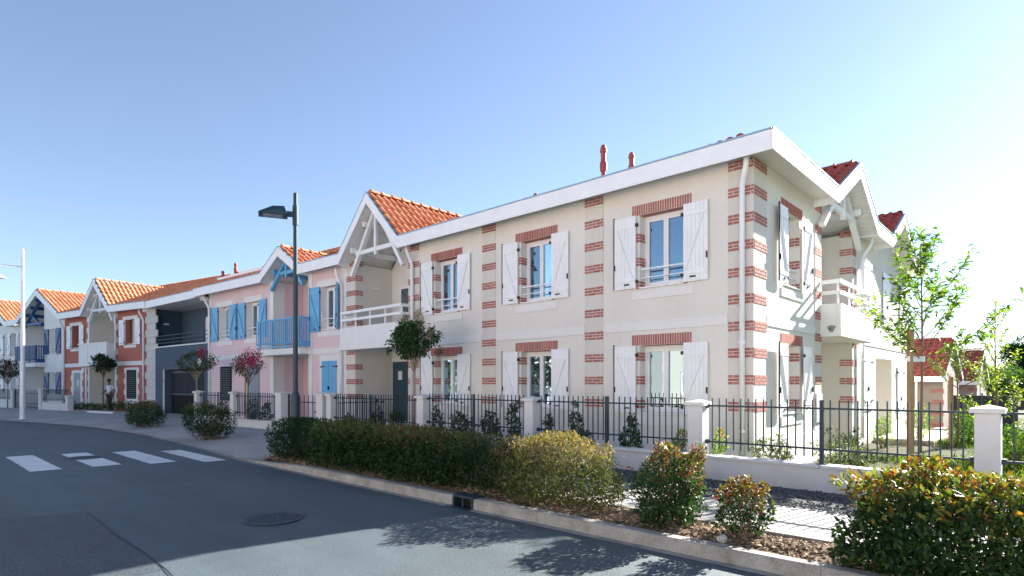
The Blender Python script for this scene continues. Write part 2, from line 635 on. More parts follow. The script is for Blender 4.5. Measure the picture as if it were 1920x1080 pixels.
# opposite pavement, out of the frame but mirrored in the glass
op = MB()
for (x1, y1), (x0, y0) in zip(EDGE, EDGE[1:]):
    op.face((x0, y0 - ROADW - 30, .1), (x1, y1 - ROADW - 30, .1), (x1, y1 - ROADW, .1), (x0, y0 - ROADW, .1))
    op.face((x0, y0 - ROADW, .1), (x1, y1 - ROADW, .1), (x1, y1 - ROADW, -.02), (x0, y0 - ROADW, -.02))
struct(op.build('opposite_pavement', M['pave']))

# kerb: metre-long blocks, the last ones lowered towards the crossing
kerb_o = struct(ob('kerb', None))
x = 5.6
while x > -23:
    x2 = x - 1.0
    if x > -5.46 > x2 - .3:
        x2 = -5.46
    elif abs(x + 5.46) < .01:
        x2 = -5.86
    if abs(x + 5.46) > .01:
        za, zb = kerb_top(x - .0015), kerb_top(x2 + .0015)
        ya, yb = edge_y(x), edge_y(x2)
        k = MB()
        b = len(k.v)
        for (xx, yy, zz) in ((x - .0015, ya, za), (x2 + .0015, yb, zb)):
            for (dy, dz) in ((0, -.1), (.02, zz - .012), (.035, zz), (.15, zz), (.15, -.1)):
                k.pt((xx, yy + dy, dz))
        for j in range(5):
            j2 = (j + 1) % 5
            k.f.append((b + j, b + j2, b + 5 + j2, b + 5 + j))
        k.f.append(tuple(b + j for j in reversed(range(5))))
        k.f.append(tuple(b + 5 + j for j in range(5)))
        k.build('kerb_stone', M['kerb'], kerb_o)
    x = x2
# gutter strip of pale concrete along the kerb foot
gs = MB()
for xa, xb in zip(XS[3:34], XS[4:35]):
    gs.face((xb, edge_y(xb) - .10, .004), (xa, edge_y(xa) - .10, .004), (xa, edge_y(xa) + .01, .004), (xb, edge_y(xb) + .01, .004))
gs.build('gutter_strip', M['kerb'], kerb_o)

# storm drain inlet set into the kerb
e = empty('storm_drain', (-5.66, 5.12, 0), 0, 'dark cast iron storm drain inlet set into the kerb', 'drain')
MB().box(-.20, .20, .01, .20, .118, .150).build('lid', M['iron'], e, bevel=.006)
MB().box(-.197, -.165, .005, .2, -.03, .117).build('cheek', M['iron'], e)
MB().box(.165, .197, .005, .2, -.03, .117).build('cheek', M['iron'], e)
MB().box(-.164, .164, .17, .195, -.05, .116).build('throat', M['black'], e)
MB().box(-.010, .010, .006, .03, -.01, .117).build('bar', M['iron'], e)
MB().box(-.24, .22, -.10, .0, .002, .0075).build('sill', M['iron'], e)

# planting strip between kerb and pavement, with chips and a few stones
sp = MB()
nx, ny = 90, 8
def strip_z(x, y):
    return .085 + .035 * math.sin(x * 3.1 + 1.3 * math.sin(y * 5)) * math.sin(y * 4.7 + x) * .6 + .05 * math.exp(-((y - 5.7) / .3) ** 2)
for i in range(nx):
    for j in range(ny):
        q = []
        for a, b in ((i, j), (i + 1, j), (i + 1, j + 1), (i, j + 1)):
            X, Y = 5.6 - 17.4 * a / nx, 5.272 + .806 * b / ny
            q.append((X, Y, strip_z(X, Y)))
        sp.face(*q)
struct(sp.build('planting_strip', M['soil'], smooth=True))

def scatter_bits(name, n, xr, yr, zf, size, mat, flat=.25, label=None):
    mb = MB()
    for i in range(n):
        X, Y = random.uniform(*xr), random.uniform(*yr)
        s = random.uniform(*size)
        a = random.uniform(0, 6.28)
        ca, sa = math.cos(a), math.sin(a)
        l, w, h = s, s * random.uniform(.25, .8), s * flat * random.uniform(.5, 1.5)
        z = zf(X, Y)
        t = random.uniform(-.4, .4)
        pts = [(-l, -w * .4, -l * t), (l * .8, -w, l * t), (l, w * .5, l * t), (-l * .7, w, -l * t)]
        b = len(mb.v)
        for (px, py, pz) in pts:
            mb.pt((X + px * ca - py * sa, Y + px * sa + py * ca, z + pz * .5))
        mb.pt((X, Y, z + h + .004))
        for k in range(4):
            mb.f.append((b + k, b + (k + 1) % 4, b + 4))
    o = mb.build(name, mat, kind='stuff')
    return tag(o, label, name.split('_')[-1])
scatter_bits('bark_mulch', 9000, (-12.0, 4.5), (5.28, 6.07), lambda x, y: strip_z(x, y) + .006, (.008, .035), M['chips'], .3, 'dry bark mulch and fallen leaves in the planting strip')
scatter_bits('path_gravel', 9000, (-12.0, 4.5), (7.45, 8.8), lambda x, y: .112, (.008, .028), M['stones'], .7, 'dark loose gravel along the foot of the garden wall')
gv = MB()
for i in range(60):
    xa, xb = 5 - .35 * i, 5 - .35 * (i + 1)
    fa = 7.5 + .10 * math.sin(xa * 2.1) + .05 * math.sin(xa * 5.3)
    fb = 7.5 + .10 * math.sin(xb * 2.1) + .05 * math.sin(xb * 5.3)
    gv.face((xb, fb, .106), (xa, fa, .106), (xa, 8.85, .106), (xb, 8.85, .106))
struct(gv.build('gravel_strip', M['gravel']))

# garden ground behind the wall, falling gently to the rear
def garden_z(x, y):
    t = max(0, min(1, (y - 9.2) / 5))
    return .09 * (1 - t) - .16 * t + .02 * math.sin(x * 2.3) * math.sin(y * 1.9) - (.16 if y > 28 else .16 * max(0, (y - 20) / 8))
gg = MB()
gx = [-15.9 + .7 * i for i in range(46)]
gy = [8.95 + .6 * i for i in range(60)]
for xa, xb in zip(gx, gx[1:]):
    for ya, yb in zip(gy, gy[1:]):
        if xb < -5 and ya > 13:
            continue
        gg.face((xa, ya, garden_z(xa, ya)), (xb, ya, garden_z(xb, ya)), (xb, yb, garden_z(xb, yb)), (xa, yb, garden_z(xa, yb)))
struct(gg.build('garden_ground', M['garden'], smooth=True))

# ================================================================== house building kit
def PF(u, d, z):            # front facade: outward is -y
    return (u, -d, z)
def PS(u, d, z):            # side facade: outward is +x, u runs back along +y
    return (d, u, z)

def wall(h, P, u0, u1, z0, z1, ops, mat, name='wall', d=0.0):
    """sheet with openings; an opening (ua,ub,za,zb,depth) gets reveals of that depth"""
    mb = MB(P)
    us = sorted({u0, u1, *[o[0] for o in ops], *[o[1] for o in ops]})
    zs = sorted({z0, z1, *[o[2] for o in ops], *[o[3] for o in ops]})
    us = [u for u in us if u0 <= u <= u1]
    zs = [z for z in zs if z0 <= z <= z1]
    for ua, ub in zip(us, us[1:]):
        for za, zb in zip(zs, zs[1:]):
            cu, cz = (ua + ub) / 2, (za + zb) / 2
            if any(o[0] < cu < o[1] and o[2] < cz < o[3] for o in ops):
                continue
            mb.face((ua, d, za), (ub, d, za), (ub, d, zb), (ua, d, zb))
    for ua, ub, za, zb, dep in ops:
        if dep:
            mb.face((ua, d, za), (ua, d, zb), (ua, d - dep, zb), (ua, d - dep, za))
            mb.face((ub, d, za), (ub, d - dep, za), (ub, d - dep, zb), (ub, d, zb))
            mb.face((ua, d, zb), (ub, d, zb), (ub, d - dep, zb), (ua, d - dep, zb))
            mb.face((ua, d, za), (ua, d - dep, za), (ub, d - dep, za), (ub, d, za))
    return mb.build(name, mat, h)

def plate(h, P, name, u0, u1, z0, z1, d0, d1, mat, bevel=.004):
    return MB(P).box(u0, u1, d0, d1, z0, z1).build(name, mat, h, bevel=bevel)

BH, BJ = .047, .0165
def band_boxes(u0, u1, ztop, flip):
    """three courses of brick slips in running bond"""
    w = u1 - u0
    out = []
    for c in range(3):
        z1 = ztop - c * (BH + BJ)
        short = .085 if (c + flip) % 2 == 0 else .20
        if w < .34:
            short = w * .45 if (c + flip) % 2 == 0 else w * .95
        u = u0
        first = True
        while u < u1 - .02:
            L = short if first else .20
            e = min(u + L, u1)
            if u1 - e < .05:
                e = u1
            out.append((u, e, z1 - BH, z1))
            u = e + BJ
            first = False
    return out

def bricks_single(h, P, boxes, d0, d1, cache):
    for (a, b, z0, z1) in boxes:
        key = (P.__name__, round(b - a, 3), round(z1 - z0, 3), d1)
        if key not in cache:
            w, hh = (b - a) / 2, (z1 - z0) / 2
            m = MB(P).box(-w, w, d0, d1, -hh, hh).build('brick', M['brick'], None, bevel=.003)
            cache[key] = m.data
            bpy.data.objects.remove(m)
        o = ob('brick', cache[key], h)
        o.location = P((a + b) / 2, 0, (z0 + z1) / 2)

def lintel_boxes(u0, u1, z0, z1):
    n = int(round((u1 - u0) / .054))
    w = (u1 - u0) / n
    return [(u0 + i * w, u0 + i * w + w - .019, z0, z1) for i in range(n)]

def add_boxes(mb, boxes, d0, d1):
    for a, b, z0, z1 in boxes:
        mb.box(a, b, d0, d1, z0, z1)

def window(h, P, c, w, z0, z1, dep, rail=True, sash=2, name='window'):
    """white frame, two casements with their panes, sill and guard bars"""
    d = -dep
    u0, u1 = c - w / 2, c + w / 2
    f = MB(P)
    t = .055
    f.box(u0, u0 + t, d, d + .06, z0, z1).box(u1 - t, u1, d, d + .06, z0, z1)
    f.box(u0 + t, u1 - t, d, d + .06, z1 - t - .02, z1).box(u0 + t, u1 - t, d, d + .06, z0, z0 + t)
    win = f.build(name, M['pvc'], h)
    iu0, iu1, iz0, iz1 = u0 + t, u1 - t, z0 + t, z1 - t - .02
    k = (iu1 - iu0) / sash
    for s in range(sash):
        a, b = iu0 + s * k + .003, iu0 + (s + 1) * k - .003
        cs = MB(P)
        q = .05
        cs.box(a, a + q, d + .004, d + .075, iz0, iz1).box(b - q, b, d + .004, d + .075, iz0, iz1)
        cs.box(a + q, b - q, d + .004, d + .075, iz1 - q, iz1).box(a + q, b - q, d + .004, d + .075, iz0, iz0 + q)
        cs.build('casement', M['pvc'], win)
        tilt = random.uniform(-.002, .002)
        pn = MB(P)
        pn.face((a + q, d + .035 + tilt, iz0 + q), (b - q, d + .035 - tilt, iz0 + q), (b - q, d + .035 - tilt, iz1 - q), (a + q, d + .035 + tilt, iz1 - q))
        pn.build('pane', M['glass'], win)
    MB(P).box(u0 + .004, u1 - .004, d + .08, .045, z0 - .035, z0 - .002).build('sill', M['pvc'], win, bevel=.004)
    if rail:
        for zz, hh in ((z0 + .38, .03), (z0 + .20, .018)):
            MB(P).box(u0 + .006, u1 - .006, -.075, -.045, zz - hh / 2, zz + hh / 2).build('guard_bar', M['white'], win)
    # black sheet stands for the unlit room behind the glass
    MB(P).face((u0, d - .004, z0), (u1, d - .004, z0), (u1, d - .004, z1), (u0, d - .004, z1)).build('unlit_room_sheet', M['black'], win)
    return win

def shutter(h, P, u0, u1, z0, z1, mat, hinge, detail=2, d=.035, closed=False, hw='black'):
    """ledged and braced shutter; hinge = 'L' or 'R' side"""
    th = .03
    core = MB(P)
    core.box(u0 + .006, u1 - .006, d, d + th * .7, z0 + .004, z1 - .004)
    s = core.build('shutter', mat, h)
    n = 6 if detail > 1 else 4
    bw = (u1 - u0) / n
    if detail:
        for i in range(n):
            MB(P).box(u0 + i * bw + .0025, u0 + (i + 1) * bw - .0025, d + .003, d + th, z0, z1).build('board', mat, s)
    else:
        MB(P).box(u0, u1, d + .002, d + th, z0, z1).build('board', mat, s)
    bt = .075
    f = d + th
    zt, zb = z1 - .24, z0 + .17
    if not closed:
        MB(P).box(u0 + .02, u1 - .02, f, f + .015, zt, zt + bt).build('batten', mat, s)
        MB(P).box(u0 + .02, u1 - .02, f, f + .015, zb - .02, zb - .02 + bt).build('batten', mat, s)
        ua, ub = (u1 - .06, u0 + .07) if hinge == 'R' else (u0 + .06, u1 - .07)
        MB(P).beam((ua, f + .006, zb + bt - .02), (ub, f + .006, zt), .012, .05, up=(0, 1, 0)).build('brace', mat, s)
    hm = M[hw]
    if detail:
        he = u1 if hinge == 'R' else u0
        sg = 1 if hinge == 'R' else -1
        for zz in (z1 - .20, z0 + .14):
            hg = MB(P)
            hg.box(min(he, he + sg * .05), max(he, he + sg * .05), f - .02, f + .016, zz - .035, zz + .03)
            if closed:
                hg.box(min(he - sg * .22, he), max(he - sg * .22, he), f, f + .012, zz - .018, zz + .018)
            hg.build('hinge', hm, s)
        fe = u0 if hinge == 'R' else u1
        k = MB(P)
        k.box(fe + sg * .012 - .012, fe + sg * .012 + .012, f, f + .03, z0 + .42, z0 + .54)
        k.build('catch', hm, s)
        cu = (u0 + u1) / 2 + sg * .05
        MB(P).box(cu - .06, cu + .06, f, f + .022, z0 + .075, z0 + .105).build('handle', hm, s)
        if hinge == 'R' and not closed:
            MB(P).box(u0 - .018, u0 + .002, f - .016, f + .010, z0 + .01, z1 + .03).build('locking_bar', hm, s)
    return s

def fascia(h, P, pts, d, hh=.34, mat='trim'):
    """white board following the roof edge, with a zinc strip on top"""
    for (ua, za), (ub, zb) in zip(pts, pts[1:]):
        nm = 'fascia_board' if abs(zb - za) < .05 else 'rake_board'
        o = MB(P).prism([(ua, za), (ub, zb), (ub, zb - hh), (ua, za - hh)], d, d - .03).build(nm, M[mat], h)
        MB(P).prism([(ua, za + .004), (ub, zb + .004), (ub, zb + .034), (ua, za + .034)], d + .012, d - .14).build('zinc_strip', M['flash'], o)

def soffit(h, P, u0, u1, z, d0, d1, ends='LR'):
    for uu in [u0] * ('L' in ends) + [u1 - .012] * ('R' in ends):
        MB(P).box(uu, uu + .012, d0 + .002, d1 - .002, z - .17, z - .001).build('soffit_end', M['trim'], h)
    return MB(P).box(u0, u1, d0, d1, z, z + .02).build('soffit', M['soffit'], h)

TW, TL = .25, .37
def tile_profile():
    n = 7
    out = []
    for i in range(n):
        x = TW * i / (n - 1) * 1.02
        q = x / (TW * .62)
        z = .062 * math.sin(math.pi * q) if q < 1 else -.006 * math.sin(math.pi * (q - 1) / .65)
        out.append((x, z))
    return out
TP = tile_profile()
def tile_pts():
    v, f = [], []
    n = len(TP)
    for (y, dz) in ((0, .050), (TL + .04, .0)):
        for x, z in TP:
            v.append((x, y, z + dz))
    for x, z in TP:
        v.append((x, .012, z + .004))
    for i in range(n - 1):
        f.append((i, i + 1, n + i + 1, n + i))
        f.append((2 * n + i, 2 * n + i + 1, i + 1, i))
    return v, f
_tv, _tf = tile_pts()
_tile_mesh = {}
def tile_mesh(mat):
    if mat not in _tile_mesh:
        me = bpy.data.meshes.new('roof_tile')
        me.from_pydata(_tv, [], _tf)
        me.materials.append(M[mat])
        me.polygons.foreach_set('use_smooth', [True] * len(me.polygons))
        _tile_mesh[mat] = me
    return _tile_mesh[mat]

def frame_mat(O, A, B, N):
    return Matrix(((A.x, B.x, N.x, O.x), (A.y, B.y, N.y, O.y), (A.z, B.z, N.z, O.z), (0, 0, 0, 1)))

def tiles(h, O, A, B, ncols, nrows, keep, mat, single):
    """tile field: A runs along the eave, B up the slope"""
    A, B = Vector(A).normalized(), Vector(B).normalized()
    N = A.cross(B)
    if N.z < 0:
        N = -N
    O = Vector(O)
    vs, fs = [], []
    for j in range(nrows):
        for i in range(ncols):
            if not keep((i + .5) * TW, (j + .5) * TL):
                continue
            p = O + A * (i * TW + random.uniform(-.004, .004)) + B * (j * TL + random.uniform(-.006, .006)) + N * .012
            mtx = frame_mat(p, A, B, N)
            if single:
                o = ob('roof_tile', tile_mesh(mat), h)
                o.matrix_local = mtx
            else:
                k = len(vs)
                vs += [tuple(mtx @ Vector(v)) for v in _tv]
                fs += [tuple(k + q for q in f) for f in _tf]
    if vs:
        me = bpy.data.meshes.new('roof_tiles')
        me.from_pydata(vs, [], fs)
        me.materials.append(M[mat])
        me.polygons.foreach_set('use_smooth', [True] * len(me.polygons))
        o = ob('roof_tiles', me, h)
        o['kind'] = 'stuff'

def ridge_caps(h, a, b, mat, r=.105, L=.40):
    a, b = Vector(a), Vector(b)
    d = (b - a)
    n = max(1, int(d.length / L))
    d.normalize()
    side = d.cross(Vector((0, 0, 1))).normalized()
    up = Vector((0, 0, 1))
    key = 'ridge' + mat
    if key not in _tile_mesh:
        mb = MB()
        k = 7
        prof = [(0, 1.25), (.055, 1.25), (.056, 1.0), (L + .03, .92)]
        for (x, s) in prof:
            for i in range(k):
                t = math.pi * i / (k - 1)
                mb.pt((x, r * s * math.cos(t), r * s * math.sin(t) * .85))
        for q in range(len(prof) - 1):
            for i in range(k - 1):
                mb.f.append((q * k + i, q * k + i + 1, (q + 1) * k + i + 1, (q + 1) * k + i))
        mb.f.append(tuple(range(k)))
        _tile_mesh[key] = mb.mesh('ridge_tile', M[mat])
    for i in range(n):
        o = ob('ridge_tile', _tile_mesh[key], h)
        p = a + d * (i * L)
        o.matrix_local = frame_mat(p, d, -side, up)

def gable(h, P, uL, ua, uR, zf, za, df, back, mat, single=False, m_main=.3, purlin=None, purl_n=2, wood='white', truss=True, soff='soffit', hh=.34, strut_foot=.75):
    """projecting gable roof: soffit boards, purlins, truss, tiles and ridge"""
    def V(u, d, z):
        return Vector(P(u, d, z))
    for side, u0, z0 in (('L', uL, zf), ('R', uR, zf)):
        # roof sheet
        rs = MB(P)
        rs.face((u0, df, z0 - .005), (ua, df, za - .005), (ua, -back, za - .005), (u0, -back, z0 - .005))
        rs.build('roof_slope', M[mat], h)
        # soffit boards, each a strip running back
        L = math.hypot(ua - u0, za - z0)
        n = max(6, int(L / .13))
        sb = MB(P)
        off = hh - .05
        sb.face((u0, df - .03, z0 - off + .012), (ua, df - .03, za - off + .012), (ua, -1.6, za - off + .012), (u0, -1.6, z0 - off + .012))
        for i in range(n):
            t0, t1 = i / n + .006, (i + 1) / n - .006
            a_ = (u0 + (ua - u0) * t0, z0 - off + (za - z0) * t0)
            b_ = (u0 + (ua - u0) * t1, z0 - off + (za - z0) * t1)
            sb.prism([(a_[0], a_[1]), (b_[0], b_[1]), (b_[0], b_[1] + .010), (a_[0], a_[1] + .010)], df - .03, -1.6)
        sb.build('soffit_boards', M[soff], h)
        # tiles
        B = V(ua, 0, za) - V(u0, 0, z0)
        A = V(0, -1, 0) - V(0, 0, 0)
        sl = B.length
        rise = (za - zf) / sl
        tiles(h, V(u0, df - .06, z0), A, B, int((back + df) / TW), int(sl / TL + .4),
              lambda a, b: zf + b * rise > zf + m_main * (a - .25) - .1 and b < sl, mat, single and side == 'R')
        if purlin:
            for k in range(purl_n):
                t = (k + .62) / (purl_n + .25)
                uu, zz = u0 + (ua - u0) * t, z0 + (za - z0) * t - hh - .03
                MB(P).prism([(uu - .05, zz - .13), (uu + .05, zz - .13), (uu + .05, zz + .045), (uu - .05, zz + .045)], df - .20, -1.5).build('purlin', M[purlin], h, bevel=.006)
    rs_a = V(ua, df - .16, za + .03)
    ridge_caps(h, rs_a, V(ua, -back, za + .03), mat)
    if truss:
        td = .10
        zc = zf - .04
        inner = .22
        w = M[wood]
        foot = zf - strut_foot
        half = (uR - uL) / 2 - inner
        for s in (-1, 1):
            MB(P).beam((ua + s * half, td, foot), (ua + s * .06, td, za - hh - .10), .12, .14, up=(0, 1, 0)).build('truss_strut', w, h, bevel=.008)
        MB(P).box(ua - half * .82, ua + half * .82, td - .045, td + .045, zc - .07, zc + .07).build('collar_beam', w, h, bevel=.008)
        MB(P).box(ua - .05, ua + .05, td - .03, td + .075, zc - .20, za - hh - .02).build('king_post', w, h, bevel=.008)

def downpipe(h, P, u, ztop, d_out, r=.05, zbot=.1, mat='white', du=-.02):
    pts = [(u + du, d_out, ztop), (u + du * .9, d_out - .02, ztop - .16), (u + du * .15, .13, ztop - .46), (u, .085, ztop - .60), (u, .085, zbot)]
    o = MB(P).tube(pts, r, 10).build('downpipe', M[mat], h, smooth=True)
    for z in (ztop - 1.6, ztop - 3.4, zbot + .6):
        MB(P).tube([(u, .085, z), (u, .085, z + .05)], r * 1.18, 10).build('pipe_clip', M[mat], o)
    return o

def vent_pipe(h, x, y, z0, z1, r):
    H = z1 - z0
    o = MB().lathe((x, y, z0), [(r, 0), (r, H * .55), (r * 1.45, H * .55 + .01), (r * 1.6, H * .62), (r * 1.6, H * .70), (r * 1.2, H * .72), (r * 1.2, H * .86), (r * 1.5, H * .88), (r * 1.5, H * .93), (r * .9, H)], 14).build('vent_pipe', M['vent'], h, smooth=False)
    return o

def slab_balcony(h, P, u0, u1, d, z0, z1, mat='parapet', lip=True):
    o = MB(P).box(u0, u1, -.05, d, z0, z0 + .2).build('balcony_slab', M[mat], h, bevel=.006)
    pw = .10
    MB(P).box(u0 + .012, u1 - .012, d - pw, d - .012, z0 + .2, z1).build('balcony_parapet', M[mat], o, bevel=.006)
    MB(P).box(u0 + .012, u0 + pw, -.02, d - pw - .002, z0 + .2, z1).build('balcony_cheek', M[mat], o, bevel=.006)
    MB(P).box(u1 - pw, u1 - .012, -.02, d - pw - .002, z0 + .2, z1).build('balcony_cheek', M[mat], o, bevel=.006)
    return o

def wood_rail(h, P, u0, u1, d, z0, z1, mat, posts=4):
    t = .045
    for z, hh in ((z1 - .045, .09), ((z0 + z1) / 2 - .02, .08)):
        MB(P).box(u0, u1, d - t, d, z - hh / 2, z + hh / 2).build('rail', M[mat], h, bevel=.004)
        for uu in (u0, u1 - t):
            MB(P).box(uu, uu + t, .02, d - t - .002, z - hh / 2, z + hh / 2).build('rail', M[mat], h, bevel=.004)
    for i in range(posts + 1):
        uu = u0 + (u1 - u0 - .06) * i / posts
        MB(P).box(uu + .003, uu + .057, d - t - .04, d - t - .003, z0, z1 - .09).build('rail_post', M[mat], h)

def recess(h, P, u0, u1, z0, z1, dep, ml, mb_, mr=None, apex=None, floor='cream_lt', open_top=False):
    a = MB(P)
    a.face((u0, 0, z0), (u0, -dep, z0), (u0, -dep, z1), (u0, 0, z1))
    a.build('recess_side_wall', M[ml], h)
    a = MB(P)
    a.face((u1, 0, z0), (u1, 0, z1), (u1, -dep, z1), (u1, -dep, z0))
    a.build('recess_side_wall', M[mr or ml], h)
    a = MB(P)
    pts = [(u0, -dep, z0), (u1, -dep, z0), (u1, -dep, z1)]
    if apex:
        pts.append((apex[0], -dep, apex[1]))
    pts.append((u0, -dep, z1))
    a.face(*pts)
    a.build('recess_back_wall', M[mb_], h)
    a = MB(P)
    a.face((u0, 0, z0 + .003), (u1, 0, z0 + .003), (u1, -dep, z0 + .003), (u0, -dep, z0 + .003))
    a.build('recess_floor', M[floor], h)
    if not open_top:
        a = MB(P)
        a.face((u0, 0, z1 - .003), (u1, 0, z1 - .003), (u1, -dep, z1 - .003), (u0, -dep, z1 - .003))
        a.build('recess_ceiling', M['soffit'], h)

def wall_lamp(h, pts_box, mat='pvc'):
    MB().box(*pts_box).build('wall_lamp', M[mat], h, bevel=.01)

def main_roof(h, u0, u1, zf, slope, run, mat, tiled, df=.5, back=12, cuts=()):
    rs = MB(PF)
    zr = zf + slope * run
    xs = sorted({u0, u1, *[min(max(v, u0), u1) for c in cuts for v in c]})
    for a, b in zip(xs, xs[1:]):
        s0 = 0 if not any(c[0] < (a + b) / 2 < c[1] for c in cuts) else df + 1.6
        rs.face((a, df - s0, zf - .02 + s0 * slope), (b, df - s0, zf - .02 + s0 * slope), (b, df - run, zr - .02), (a, df - run, zr - .02))
    rs.face((u0, df - run, zr - .02), (u1, df - run, zr - .02), (u1, df - 2 * run, zf - .02), (u0, df - 2 * run, zf - .02))
    rs.build('roof', M[mat], h)
    if tiled:
        sl = math.hypot(run, slope * run)
        B = Vector((0, run, slope * run))
        tiles(h, (u0, -df + .05, zf), (1, 0, 0), B, int((u1 - u0) / TW), int(sl / TL), tiled if callable(tiled) else (lambda a, b: True), mat, False)
        ridge_caps(h, (u0, run - df, zr + .02), (u1, run - df, zr + .02), mat)

def outer_shell(h, u0, u1, dep, z1, mat, left=True, right=True):
    """rear and end walls, so that the house is closed all round"""
    s = MB()
    s.face((u0, dep, 0), (u1, dep, 0), (u1, dep, z1), (u0, dep, z1))
    if left:
        s.face((u0, 0, 0), (u0, dep, 0), (u0, dep, z1), (u0, 0, z1))
    if right:
        s.face((u1, 0, 0), (u1, dep, 0), (u1, dep, z1), (u1, 0, z1))
    s.build('rear_wall', M[mat], h)

# ================================================================== the cream corner house
A = empty('cream_house', (-4.1, 10.88, 0), 0, 'cream corner house with red brick bands, white shutters and white roof edge', 'house')
ZE = 5.97
ZS = 5.80
WIN = (-1.86, -5.23, -8.57)
ops = []
for c in WIN:
    ops += [(c - .5, c + .5, .98, 2.41, .27), (c - .5, c + .5, 3.60, 5.15, .27)]
ops.append((-13.28, -10.33, .3, 5.82, 0))
wall(A, PF, -13.82, 0, -.15, 5.82, ops, M['cream'], 'front_wall')
side_ops = [(1.63, 2.63, .98, 2.41, .27), (1.63, 2.63, 3.60, 5.15, .27), (4.18, 7.0, -.1, 5.82, 0), (9.85, 12.2, -.15, 2.40, 0)]
wall(A, PS, 0, 15.0, -.3, 5.82, side_ops, M['cream'], 'side_wall')
s = MB()
s.face((-13.82, 0, 0), (-13.82, 10, 0), (-13.82, 10, 5.9), (-13.82, 0, 5.9))
s.face((-13.82, 10, 0), (-9, 10, 0), (-9, 10, 5.9), (-13.82, 10, 5.9))
s.face((-9, 10, -.3), (-9, 15, -.3), (-9, 15, 5.9), (-9, 10, 5.9))
s.face((-9, 15, -.3), (0, 15, -.3), (0, 15, 5.9), (-9, 15, 5.9))
s.build('rear_wall', M['cream'], A)
# raised pier strips and plinth
plinth = [(-13.82, -13.28), (-10.33, 0)]
for a, b in plinth:
    plate(A, PF, 'plinth', a, b, -.12, .52, .001, .018, M['cream_lt'])
plate(A, PS, 'plinth', .003, 4.17, -.25, .52, .001, .018, M['cream_lt'])
PIERS = [(-.46, 0), (-3.77, -3.27), (-7.11, -6.61), (-10.33, -9.80), (-13.82, -13.28)]
for a, b in PIERS:
    plate(A, PF, 'pier', a, b - (.001 if b < 0 else -.012), .53, 5.795, .001, .012, M['cream_pier'], .002)
plate(A, PS, 'pier', .0015, .65, .53, 5.795, .001, .012, M['cream_pier'], .002)
plate(A, PS, 'pier', 3.69, 4.18, .0, 5.795, .001, .012, M['cream_pier'], .002)
plate(A, PS, 'pier', 7.0, 7.40, .0, 5.795, .001, .012, M['cream_pier'], .002)
# string course
for a, b in ((-13.82 + .56, -13.82 + .56), (-9.79, -7.12), (-6.60, -3.78), (-3.26, -.47)):
    if b > a:
        plate(A, PF, 'string_course', a, b, 2.72, 2.92, .001, .02, M['wallwhite'])
plate(A, PS, 'string_course', .66, 3.68, 2.72, 2.92, .001, .02, M['wallwhite'])
plate(A, PS, 'string_course', 7.42, 14.99, 2.72, 2.92, .001, .02, M['wallwhite'])
# brick bands: the largest ones brick by brick, the rest joined
ZT = [5.765 - .5 * k for k in range(10)]
cache = {}
small = MB(PF)
smallS = MB(PS)
for k, zt in enumerate(ZT):
    bricks_single(A, PF, band_boxes(-.46, 0.016, zt, k), .012, .022, cache)
    bricks_single(A, PF, band_boxes(-3.77, -3.27, zt, k), .012, .022, cache)
    bricks_single(A, PS, band_boxes(.024, .65, zt, k + 1), .012, .022, cache) if k < 6 else add_boxes(smallS, band_boxes(.024, .65, zt, k + 1), .012, .022)
    add_boxes(small, band_boxes(-7.11, -6.61, zt, k), .012, .022)
    add_boxes(small, band_boxes(-10.33, -9.80, zt, k), .012, .022)
    add_boxes(small, band_boxes(-13.82, -13.28, zt, k), .012, .022)
    add_boxes(smallS, band_boxes(3.69, 4.18, zt, k), .012, .022)
    add_boxes(smallS, band_boxes(7.0, 7.40, zt, k), .012, .022)
    # returns of the recess piers
    for (a, b, z0, z1) in band_boxes(-.29, 0.0, zt, k):
        if zt > 3.0 or zt < 2.7:
            small.box(-13.279, -13.262, a, b, z0, z1)
            smallS.box(7.0 - .018, 7.0 - .001, a, b, z0, z1)
    # window reveals and the strip of wall beside them
    for c in WIN:
        for lo, hi in ((.98, 2.41), (3.60, 5.15)):
            if lo + .1 < zt < hi:
                for (a, b, z0, z1) in band_boxes(-.20, -.002, zt, k):
                    z0 = max(z0, lo + .003)
                    if z1 > z0:
                        small.box(c - .5 + .001, c - .5 + .010, a, b, z0, z1)
                        small.box(c + .5 - .010, c + .5 - .001, a, b, z0, z1)
                for (a, b, z0, z1) in band_boxes(-.5 - .075, -.5 + .0, zt, k):
                    small.box(c + a, c + b, .001, .010, max(z0, lo), z1)
                for (a, b, z0, z1) in band_boxes(.5, .5 + .075, zt, k):
                    small.box(c + a, c + b, .001, .010, max(z0, lo), z1)
    for lo, hi in ((.98, 2.41), (3.60, 5.15)):
        if lo + .1 < zt < hi:
            for (a, b, z0, z1) in band_boxes(-.20, -.002, zt, k):
                z0 = max(z0, lo + .003)
                smallS.box(1.63 + .001, 1.63 + .01, a, b, z0, z1)
                smallS.box(2.63 - .01, 2.63 - .001, a, b, z0, z1)
for i, c in enumerate(WIN):
    for z in (2.415, 5.155):
        bx = lintel_boxes(c - .68, c + .68, z, z + .215)
        if i == 0 and z > 5:
            bricks_single(A, PF, bx, .002, .014, cache)
        else:
            add_boxes(small, bx, .002, .014)
        # soldier bricks on the underside of the lintel
        for a, b, z0, z1 in bx:
            if c - .5 < (a + b) / 2 < c + .5:
                small.box(a, b, -.20, -.002, z - .010, z - .001)
for z in (2.415, 5.155):
    add_boxes(smallS, lintel_boxes(1.46, 2.81, z, z + .215), .002, .014)
small.build('brick_bands', M['brick'], A, kind='stuff')
smallS.build('brick_bands', M['brick'], A, kind='stuff')
